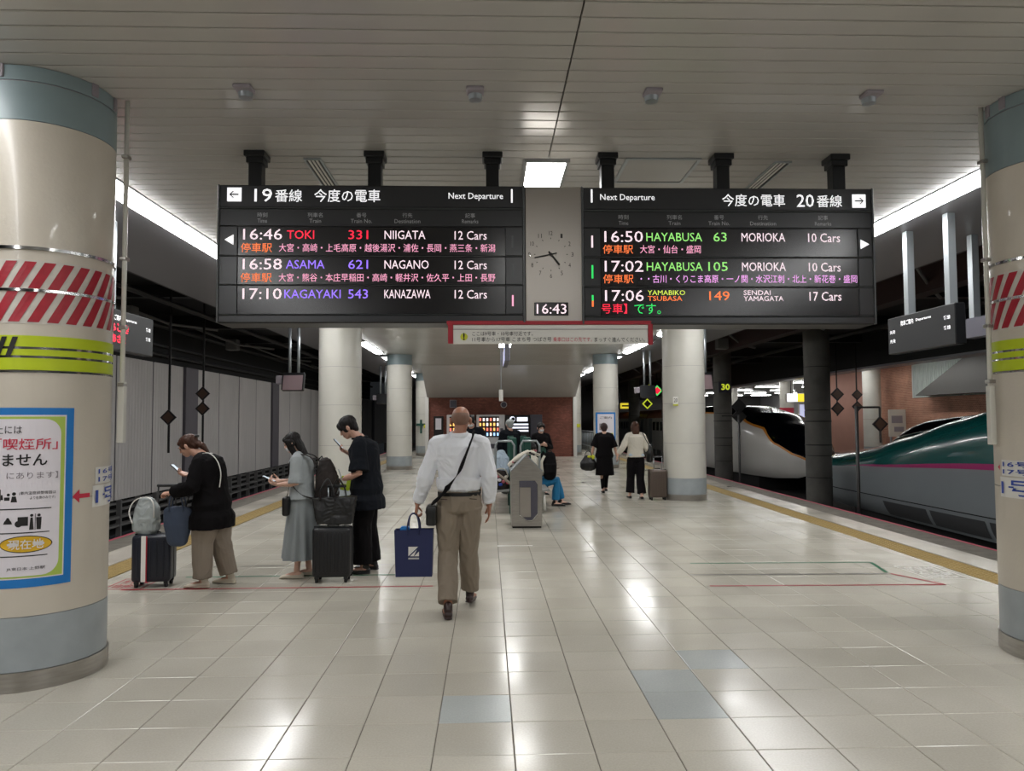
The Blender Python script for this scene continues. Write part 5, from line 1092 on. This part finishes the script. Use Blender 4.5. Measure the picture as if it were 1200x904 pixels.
def suitcase(name, lab, loc, rz, w_, d, h_, m, stripe=False, hh=.35, ribs=7, hm='cable', hoff=0, hface=1):
    r_ = thing(name, lab, 'suitcase', loc, R(rz)); wh = .055
    G().b2(-w_ / 2, w_ / 2, -d / 2, d / 2, wh, h_, .035, 3).build('shell', m, r_, auto=50)
    g = G()
    for k in range(ribs): x = -w_ / 2 + w_ * (k + 1) / (ribs + 1); g.b2(x - w_ * .022, x + w_ * .022, -d / 2 - .006, d / 2 + .006, wh + .05, h_ - .05, .004)
    g.build('ribs', m, r_); G().b2(-w_ / 2 - .003, w_ / 2 + .003, -.008, .008, wh - .002, h_ + .003, .003).build('zip_seam', 'rubber', r_)
    for sx in (-1, 1):
        for sy in (-1, 1):
            wo = G().cyl((sx * (w_ / 2 - .045) - .012, sy * (d / 2 - .04), .027), (sx * (w_ / 2 - .045) + .012, sy * (d / 2 - .04), .027), .027, 16).build('wheel', 'rubber', r_, auto=40); ca = G().b2(sx * (w_ / 2 - .045) - .02, sx * (w_ / 2 - .045) + .02, sy * (d / 2 - .04) - .022, sy * (d / 2 - .04) + .022, .035, wh + .01, .005).build('caster', 'case', r_); wo.parent = ca
    if hh:
        y = hface * (d / 2 - .05)
        for s in (-1, 1): G().cyl((hoff + s * .085, y, h_ - .01), (hoff + s * .085, y, h_ + hh), .008, 8).build('handle_rod', hm, r_, True)
        G().b2(hoff - .1, hoff + .1, y - .014, y + .014, h_ + hh - .01, h_ + hh + .02, .01, 2).build('grip', 'case', r_)
    G().tube([(-.06, 0, h_ - .005), (-.05, 0, h_ + .018), (.05, 0, h_ + .018), (.06, 0, h_ - .005)], .008, 8).build('top_handle', 'case', r_, True)
    if stripe:
        G().b2(-w_ / 2 + .1, -w_ / 2 + .155, -d / 2 - .012, -d / 2 - .004, wh + .01, h_ - .005, .002).build('luggage_belt', 'white', r_); G().b2(-w_ / 2 + .145, -w_ / 2 + .157, -d / 2 - .014, -d / 2 - .011, wh + .01, h_ - .005).build('belt_edge', 'red', r_)
    return r_
suitcase('suitcase', 'black suitcase with a white and red belt, under a silver bag', (-3.36, 7.66, 0), 6, .37, .24, .52, 'casenavy', True, .47, hoff=.09, ribs=5)
SB = thing('silver_bag', 'silver grey soft bag lying on top of the belted suitcase', 'bag', (-3.44, 7.66, .53))
g = G(); g.tube([(0, 0, .04), (0, 0, .14), (0, 0, .25), (0, 0, .31)], [(.115, .085), (.13, .095), (.12, .08), (.085, .05)], 20, ref=(1, 0, 0), rnd=True); g.b2(-.12, .12, -.08, .08, .0, .16, .03)
remeshed(g, 'body', 'silverbag', SB, .007, 4, .010, (9, 9, 7)); G().tube(smoothpath([(-.1, -.09, .1), (-.135, -.09, .22), (-.09, -.07, .33), (.03, -.07, .36), (.1, -.09, .3), (.11, -.095, .16)]), [(.014, .005)] * 26, 6, ref=(0, 1, 0)).build('strap', 'white', SB, True)
DB = thing('blue_tote', 'slate blue tote hanging between the belted suitcase and the woman in the black cardigan', 'bag', (-3.07, 7.5, .62))
g = G(); g.tube([(0, 0, -.16), (0, 0, 0), (0, 0, .15)], [(.10, .05), (.135, .06), (.14, .045)], 20, ref=(1, 0, 0), rnd=True); remeshed(g, 'body', 'bluebag', DB, .007, 4, .008)
for y in (-.04, .04): G().tube(smoothpath([(-.07, y, .14), (-.06, y, .26), (-.01, y * .4, .34), (.05, y, .26), (.07, y, .14)]), .007, 6).build('handle', 'bluebag', DB, True)
G().tube(smoothpath([(.06, 0, .12), (.1, .03, .3), (.12, .05, .5)]), .006, 6).build('strap', 'cable', DB, True)

# girl with the backpack
w2_, S, tp, H_ = person('young woman in a pale top and long grey-blue skirt wearing a dark backpack', (-1.97, 8.0, 0), 90, 1.53, dict(
    fem=1, bulk=1.0, lean=.04, hunch=.1, skin='skinpale', L=((-.2, .03, 1.12), (-.09, .27, 1.10), (.25, 1, .15), (.4, 0, 1), 1.0), R=((.2, .03, 1.12), (.06, .28, 1.13), (-.25, 1, .15), (-.4, 0, 1), 1.0), thumb={-1: (-.3, 0, 1), 1: (.3, 0, 1)},
    lL=((-.08, .0, .5), (-.08, .04, .095), -8), lR=((.08, -.02, .5), (.09, -.06, .095), 8), hy=.04, hp=22, hz=-.01, mask=1,
    top=('palecloth', 'blouse', .03, .93, .5), flare=.06, bottom=('skirt', 'greycloth', 1.06, .23, .155, .27, 9), shoe=('shoecream', 'flat'), hairstyle='long', fold=.008, cuff=.02))
done(w2_)
phone('dark phone held low by the young woman with the backpack', (-2.32, 7.98, 1.035), 25, 0, 90)
BP = thing('backpack', 'dark brown backpack worn by the young woman in the grey-blue skirt', 'backpack', (-1.72, 8.0, 1.0))
g = G(); g.tube([(0, 0, -.2), (.01, 0, -.1), (.01, 0, .05), (-.01, 0, .19)], [(.11, .13), (.13, .14), (.12, .135), (.07, .1)], 24, ref=(1, 0, 0), rnd=True); g.tube([(.09, 0, -.14), (.1, 0, -.02)], [(.045, .1), (.04, .1)], 16, ref=(1, 0, 0), rnd=True)
remeshed(g, 'body', 'pack', BP, .008, 4, .012, (9, 9, 9))
G().tube(smoothpath([(.13, -.02, .13), (.17, -.06, .02), (.13, -.08, -.12)]), .006, 6).build('cord', 'silverbag', BP, True); G().tube([(-.03, 0, .23), (-.05, 0, .27), (-.08, 0, .24)], .008, 6).build('grab_loop', 'cable', BP, True)
for s in (-1, 1): ribbon(smoothpath([(-.07, s * .1, .17), (-.15, s * .11, .27), (-.27, s * .11, .29), (-.36, s * .11, .2), (-.35, s * .12, .02), (-.22, s * .15, -.12), (-.08, s * .12, -.17)]), .045, .012, (0, 1, 0)).build('shoulder_strap', 'pack', BP, True)
HB = thing('small_black_bag', 'small black shoulder bag at the waist of the young woman with the backpack', 'bag', (-2.10, 7.86, .76))
G().box((0, 0, 0), (.075, .12, .2), .025, seg=3).build('body', 'blackleather', HB, auto=50); ribbon(smoothpath([(.0, 0, .09), (.03, -.02, .2), (.08, -.0, .4), (.14, .08, .58)]), .015, .005, (0, 1, 0)).build('strap', 'blackleather', HB, True)

# man in black at the end of the queue
m3_, S, tp, H_ = person('young man in a loose dark navy shirt and black trousers, looking at a phone', (-1.33, 8.22, 0), 90, 1.70, dict(
    bulk=1.02, lean=.06, hunch=.22, L=((-.25, .04, 1.10), (-.16, .31, 1.0), (.1, 1, -.15), (.3, 0, -1), 1.1), R=((.24, .05, 1.12), (.12, .22, 1.30), (-.1, 1, .5), (-.3, -.6, 1), .9), thumb={-1: (1, 0, .3), 1: (-.5, 0, 1)},
    lL=((-.09, .03, .5), (-.1, .02, .095), -6), lR=((.09, .0, .5), (.12, -.04, .095), 12), hy=.05, hp=30, hz=-.015,
    top=('navycloth', 'shirt', .05, .73, .46), flare=.05, bottom=('trousers', 'blackcloth', .10, .105, .98, .97), shoe=('blackleather', 'oxford'), hairstyle='short', fold=.012, cuff=.03, topsegs=[(.70, .18, .135), (.8, .178, .135)]))
G().tube([tuple(tp((.075 * sin(R(a)), -.005 + .075 * cos(R(a)), 1.475 - .01 * cos(R(a)))) * S) for a in range(0, 361, 24)], [(.012, .025)] * 16, 8).build('collar', 'navycloth', m3_, True)
G().tube([tuple(wl_) for wl_ in [V((-.16 + .03 * cos(R(a)), .275, 1.005 + .03 * sin(R(a)))) * S for a in range(0, 361, 30)]], .006, 6).build('wristwatch', 'black', m3_, True)
done(m3_)
phone('black phone held up by the young man in dark navy', (-1.66, 8.33, 1.39), 48, 0, 90)
suitcase('suitcase', 'plain black suitcase standing between the young woman and the young man', (-1.6, 7.78, 0), 0, .385, .24, .56, 'case', False, .4, ribs=9, hm='galv', hoff=.02)
TT = thing('black_tote', 'large black leather tote resting on the plain black suitcase', 'bag', (-1.58, 7.76, .585))
g = G(); V8 = [(-.17, -.07, 0), (.18, -.07, 0), (.18, .07, 0), (-.17, .07, 0), (-.225, -.05, .27), (.225, -.05, .285), (.225, .05, .285), (-.225, .05, .27)]
g.add(V8, [(3, 2, 1, 0), (0, 1, 5, 4), (1, 2, 6, 5), (2, 3, 7, 6), (3, 0, 4, 7), (4, 5, 6, 7)]); remeshed(g, 'body', 'blackleather', TT, .008, 3, .010, (7, 7, 7))
for x, y in ((-.07, -.055), (.03, .05)): G().tube(smoothpath([(x - .07, y, .24), (x - .06, y, .36), (x, y * .3, .46), (x + .06, y, .36), (x + .08, y, .24)]), .008, 6).build('handle', 'blackleather', TT, True)
YP = thing('yellow_green_pouch', 'yellow-green plastic pouch between the handle and the young man in navy', 'pouch', (-1.52, 8.02, .98)); G().box((0, 0, 0), (.10, .03, .15), .008, M.Rotation(R(8), 4, 'Y')).build('pouch', 'yellowgreen', YP); G().box((-.01, -.016, .02), (.05, .002, .05), 0, M.Rotation(R(8), 4, 'Y')).build('panel', 'white', YP)

# the two women walking away
w8, S, tp, H_ = person('woman in a black dress with dark maroon hair, walking away with a black handbag', (2.62, 16.7, 0), 0, 1.57, dict(
    fem=1, bulk=1.12, vox=.009, skin='skinpale', L=((-.27, -.02, 1.14), (-.30, .05, .96), (-.1, .2, -1), (1, 0, 0), 1.2), R=((.25, -.04, 1.12), (.31, -.02, .90), (.1, .1, -1), (-1, 0, 0), .4), thumb={-1: (0, 1, 0), 1: (0, 1, 0)},
    lL=((-.05, .08, .48), (-.04, -.02, .1), 0), lR=((.06, .16, .48), (.05, .12, .13), 0), top=('blackcloth', 'dress_top', .04, .86, .5), bottom=('skirt', 'blackcloth', 1.05, .44, .18, .225, 4), shoe=('blackleather', 'flat'), hairstyle='round', hair='hairmaroon', fold=.006))
G().tube([(.0, .1, .5), (-.04, .04, .3), (-.045, -.01, .12)], [.062, .052, .038], 12, rnd=True).tube([(.08, .12, .5), (.05, .13, .3), (.045, .11, .12)], [.062, .052, .038], 12, rnd=True).build('leggings', 'blackcloth', w8, True); done(w8)
r_ = thing('handbag', 'black handbag with a yellow scarf carried by the woman in the black dress', 'bag', (2.26, 16.72, .68)); g = G(); g.tube([(0, 0, -.1), (0, 0, 0), (0, 0, .12)], [(.19, .09), (.19, .09), (.11, .06)], 16, ref=(1, 0, 0), rnd=True); remeshed(g, 'body', 'blackleather', r_, .012, 3, .008)
G().tube(smoothpath([(-.08, 0, .12), (-.06, 0, .22), (.0, 0, .26), (.06, 0, .22), (.08, 0, .12)]), .008, 6).build('handle', 'blackleather', r_, True); G().ell((.02, -.06, .14), (.05, .03, .03)).ell((.1, -.05, .13), (.04, .03, .05)).build('scarf', 'stickeryellow', r_, True)
w9, S, tp, H_ = person('long-haired woman in a cream sweater and black trousers walking away beside a suitcase', (3.08, 15.45, 0), 0, 1.60, dict(
    fem=1, bulk=1.05, vox=.009, skin='skinpale', L=((-.28, .0, 1.16), (-.40, .03, .98), (-.2, .2, -1), (1, 0, 0), .8), R=((.26, -.05, 1.12), (.33, .04, .92), (.1, .2, -1), (-1, 0, 0), 1.1), thumb={-1: (0, 1, 0), 1: (0, 1, 0)},
    lL=((-.1, .08, .48), (-.13, .06, .1), -4), lR=((.09, -.02, .48), (.1, -.14, .1), 4), top=('cream', 'sweater', .035, .93, .93), bottom=('trousers', 'blackcloth', .09, .1, 1.0, .92), shoe=('blackleather', 'flat'), hairstyle='long', hair='hairbrown', fold=.007)); done(w9)
G().b2(-.17, .17, -.13, .13, .87, .95, .04).build('shirt_hem', 'bluecloth', w9, True)
r_ = thing('shoulder_bag', 'black shoulder bag hanging at the right side of the woman in the cream sweater', 'bag', (3.36, 15.42, .95)); g = G(); g.tube([(0, 0, -.14), (0, 0, 0), (0, 0, .14)], [(.07, .13), (.075, .14), (.05, .11)], 16, ref=(1, 0, 0), rnd=True); remeshed(g, 'body', 'blackleather', r_, .012, 3, .006)
ribbon(smoothpath([(0, -.08, .14), (-.09, -.09, .28), (-.14, -.03, .42), (-.09, .07, .28), (0, .08, .14)]), .02, .008, (1, 0, 0)).build('strap', 'blackleather', r_, True)
suitcase('suitcase', 'bronze ribbed suitcase rolling beside the woman in the cream sweater', (3.47, 15.2, 0), 0, .36, .24, .62, 'casebrown', False, .25, ribs=6, hm='galv', hface=-1)

# people around the bench and the machines
stand = dict(lL=((-.09, .02, .5), (-.1, 0, .095), -6), lR=((.09, .02, .5), (.1, 0, .095), 6))
p5, S, tp, H_ = person('man in dark clothes standing by the vending machines, seen over the white shoulder', (-.33, 15.6, 0), 168, 1.74, dict(bulk=1.05, vox=.009, hp=22, hy=.04, hunch=.15, L=((-.25, .04, 1.12), (-.1, .26, 1.15), (.3, 1, .2), (.3, -.3, 1), 1.0), R=((.25, .04, 1.12), (.1, .26, 1.16), (-.3, 1, .2), (-.3, -.3, 1), 1.0),
    top=('navycloth', 'jacket', .045, .82, .93), bottom=('trousers', 'blackcloth', .085, .085, .98, .94), shoe=('blackleather', 'oxford'), fold=.008, mask=1, **stand)); done(p5)
p6, S, tp, H_ = person('woman in a black jacket and white face mask standing behind the bench', (1.17, 16.5, 0), 195, 1.58, dict(fem=1, bulk=1.08, vox=.009, skin='skinpale', mask=1, hp=4, L=((-.24, .03, 1.12), (-.06, .22, 1.18), (.5, 1, .3), (.3, -.3, 1), 1.1), R=((.24, .03, 1.12), (.07, .23, 1.2), (-.5, 1, .3), (-.3, -.3, 1), 1.1),
    top=('blackcloth', 'jacket', .04, .84, .95), bottom=('trousers', 'blackcloth', .085, .08, .98, .94), shoe=('blackleather', 'oxford'), hairstyle='short', fold=.007, **stand)); done(p6)
G().box((0, .13, 1.0), (.16, .02, .3), .01).build('green_shirt', 'benchgreen', p6)
sit = dict(dz=-.45, lL=((-.1, .46, .50), (-.12, .55, .095), -8), lR=((.1, .42, .50), (.1, .40, .095), 8))
p7, S, tp, H_ = person('seated person in bright blue trousers and a cream top on the bench', (.90, 14.3, 0), -88, 1.64, dict(bulk=1.05, vox=.009, skin='skinpale', lean=-.18, hp=25, hyaw=-60, hy=.03, L=((-.24, .02, .70), (-.1, .26, .68), (.3, 1, 0), (.3, 0, -1), .8), R=((.24, .02, .7), (.1, .26, .68), (-.3, 1, 0), (-.3, 0, -1), .8),
    top=('cream', 'sweater', .04, .93, .9), bottom=('trousers', 'tealcloth', .082, .075, 1.0, .92), shoe=('blackleather', 'oxford'), fold=.007, **sit)); done(p7)
BK = thing('black_backpack', 'black backpack on the lap of the seated person in bright blue trousers', 'backpack', (1.17, 14.12, .80)); g = G(); g.tube([(0, 0, -.2), (0, 0, 0), (0, 0, .17)], [(.125, .10), (.135, .11), (.11, .08)], 20, ref=(1, 0, 0), rnd=True); g.b2(-.11, .11, -.13, -.05, -.17, .02, .02)
remeshed(g, 'body', 'blackcloth', BK, .010, 3, .006); G().tube(smoothpath([(-.05, 0, .2), (-.03, 0, .26), (.03, 0, .26), (.05, 0, .2)]), .009, 6).build('grab_loop', 'cable', BK, True); G().tube(smoothpath([(-.1, -.08, .17), (-.16, -.12, .05), (-.14, -.1, -.15)]), [(.025, .006)] * 11, 6).build('strap', 'cream', BK, True)
p8, S, tp, H_ = person('grey-haired person in a pale jacket behind the green bench boards', (.5, 16.7, 0), 20, 1.66, dict(bulk=1.05, vox=.010, L=((-.25, 0, 1.12), (-.26, .05, .9), (0, .1, -1), (1, 0, 0), .5), R=((.25, 0, 1.12), (.26, .05, .9), (0, .1, -1), (-1, 0, 0), .5), thumb={-1: (0, 1, 0), 1: (0, 1, 0)},
    top=('navycloth', 'jacket', .04, .84, .93), bottom=('trousers', 'blackcloth', .085, .085, .98, .94), shoe=('blackleather', 'oxford'), hair='silverbag', fold=.007, **stand)); done(p8)
# luggage on the left side of the bench
r_ = thing('light_blue_jacket', 'light blue jacket heaped on the left side of the bench', 'jacket', (.22, 14.0, .45)); g = G(); g.tube([(0, 0, .15), (.0, 0, .3), (.02, 0, .5), (.03, 0, .58)], [(.2, .14), (.2, .13), (.15, .1), (.08, .06)], 20, ref=(1, 0, 0), rnd=True); g.tube([(-.15, -.05, .45), (-.19, -.1, .25)], .06, 12, rnd=True); remeshed(g, 'body', 'bluecloth', r_, .010, 3, .02, (9, 9, 8))
r_ = thing('floral_bag', 'dark flowered bag with red and pink spots on the left seat of the bench', 'bag', (.22, 13.3, .44)); g = G(); g.tube([(0, 0, .05), (0, 0, .14), (0, 0, .25)], [(.21, .12), (.22, .13), (.14, .07)], 20, ref=(1, 0, 0), rnd=True); remeshed(g, 'body', 'pack', r_, .010, 3, .015)
for k, (x, z, m) in enumerate(((-.1, .16, 'redink'), (-.04, .22, 'pinkface'), (.05, .12, 'pinkface'), (.1, .2, 'cream'), (-.14, .08, 'cream'), (.0, .07, 'blueink'), (.13, .1, 'redink'), (-.02, .15, 'paper'))): G().ell((x, -.125 + abs(x) * .15, z), (.035, .02, .03)).build('flower', m, r_, True)
G().tube(smoothpath([(-.12, -.05, .2), (-.06, -.06, .33), (.08, -.05, .33), (.14, -.05, .2)]), .01, 6).build('handle', 'cream', r_, True)
r_ = thing('beige_umbrella', 'folded beige umbrella leaning from the bench onto the steel bin', 'umbrella', (.3, 13.0, .43)); G().tube([(-.15, 0, .3), (.2, 0, .02)], [.018, .03], 10, rnd=True).build('canopy', 'beige', r_, True); G().tube([(-.15, 0, .3), (-.25, 0, .38)], .008, 8).build('shaft', 'galv', r_, True)
r_ = thing('patterned_scarf', 'cream and black patterned scarf draped behind the pointed steel bin top', 'scarf', (.60, 11.9, .93)); g = G(); g.tube([(-.24, 0, -.0), (-.1, 0, .12), (.05, 0, .2), (.2, 0, .17)], [(.06, .045), (.07, .05), (.06, .045), (.05, .04)], 12, ref=(0, 1, 0), rnd=True); remeshed(g, 'cloth', 'cream', r_, .010, 3, .02)
for k in range(16): G().ell((-.23 + k * .03, -.055, .0 + .0165 * k - (.006 * (k - 10) if k > 10 else 0) + (-.02, .03, .0)[k % 3]), (.02, .012, .017)).build('patch', ('black', 'pinkface', 'black', 'leather')[k % 4], r_, True)
bpy.context.view_layer.update()
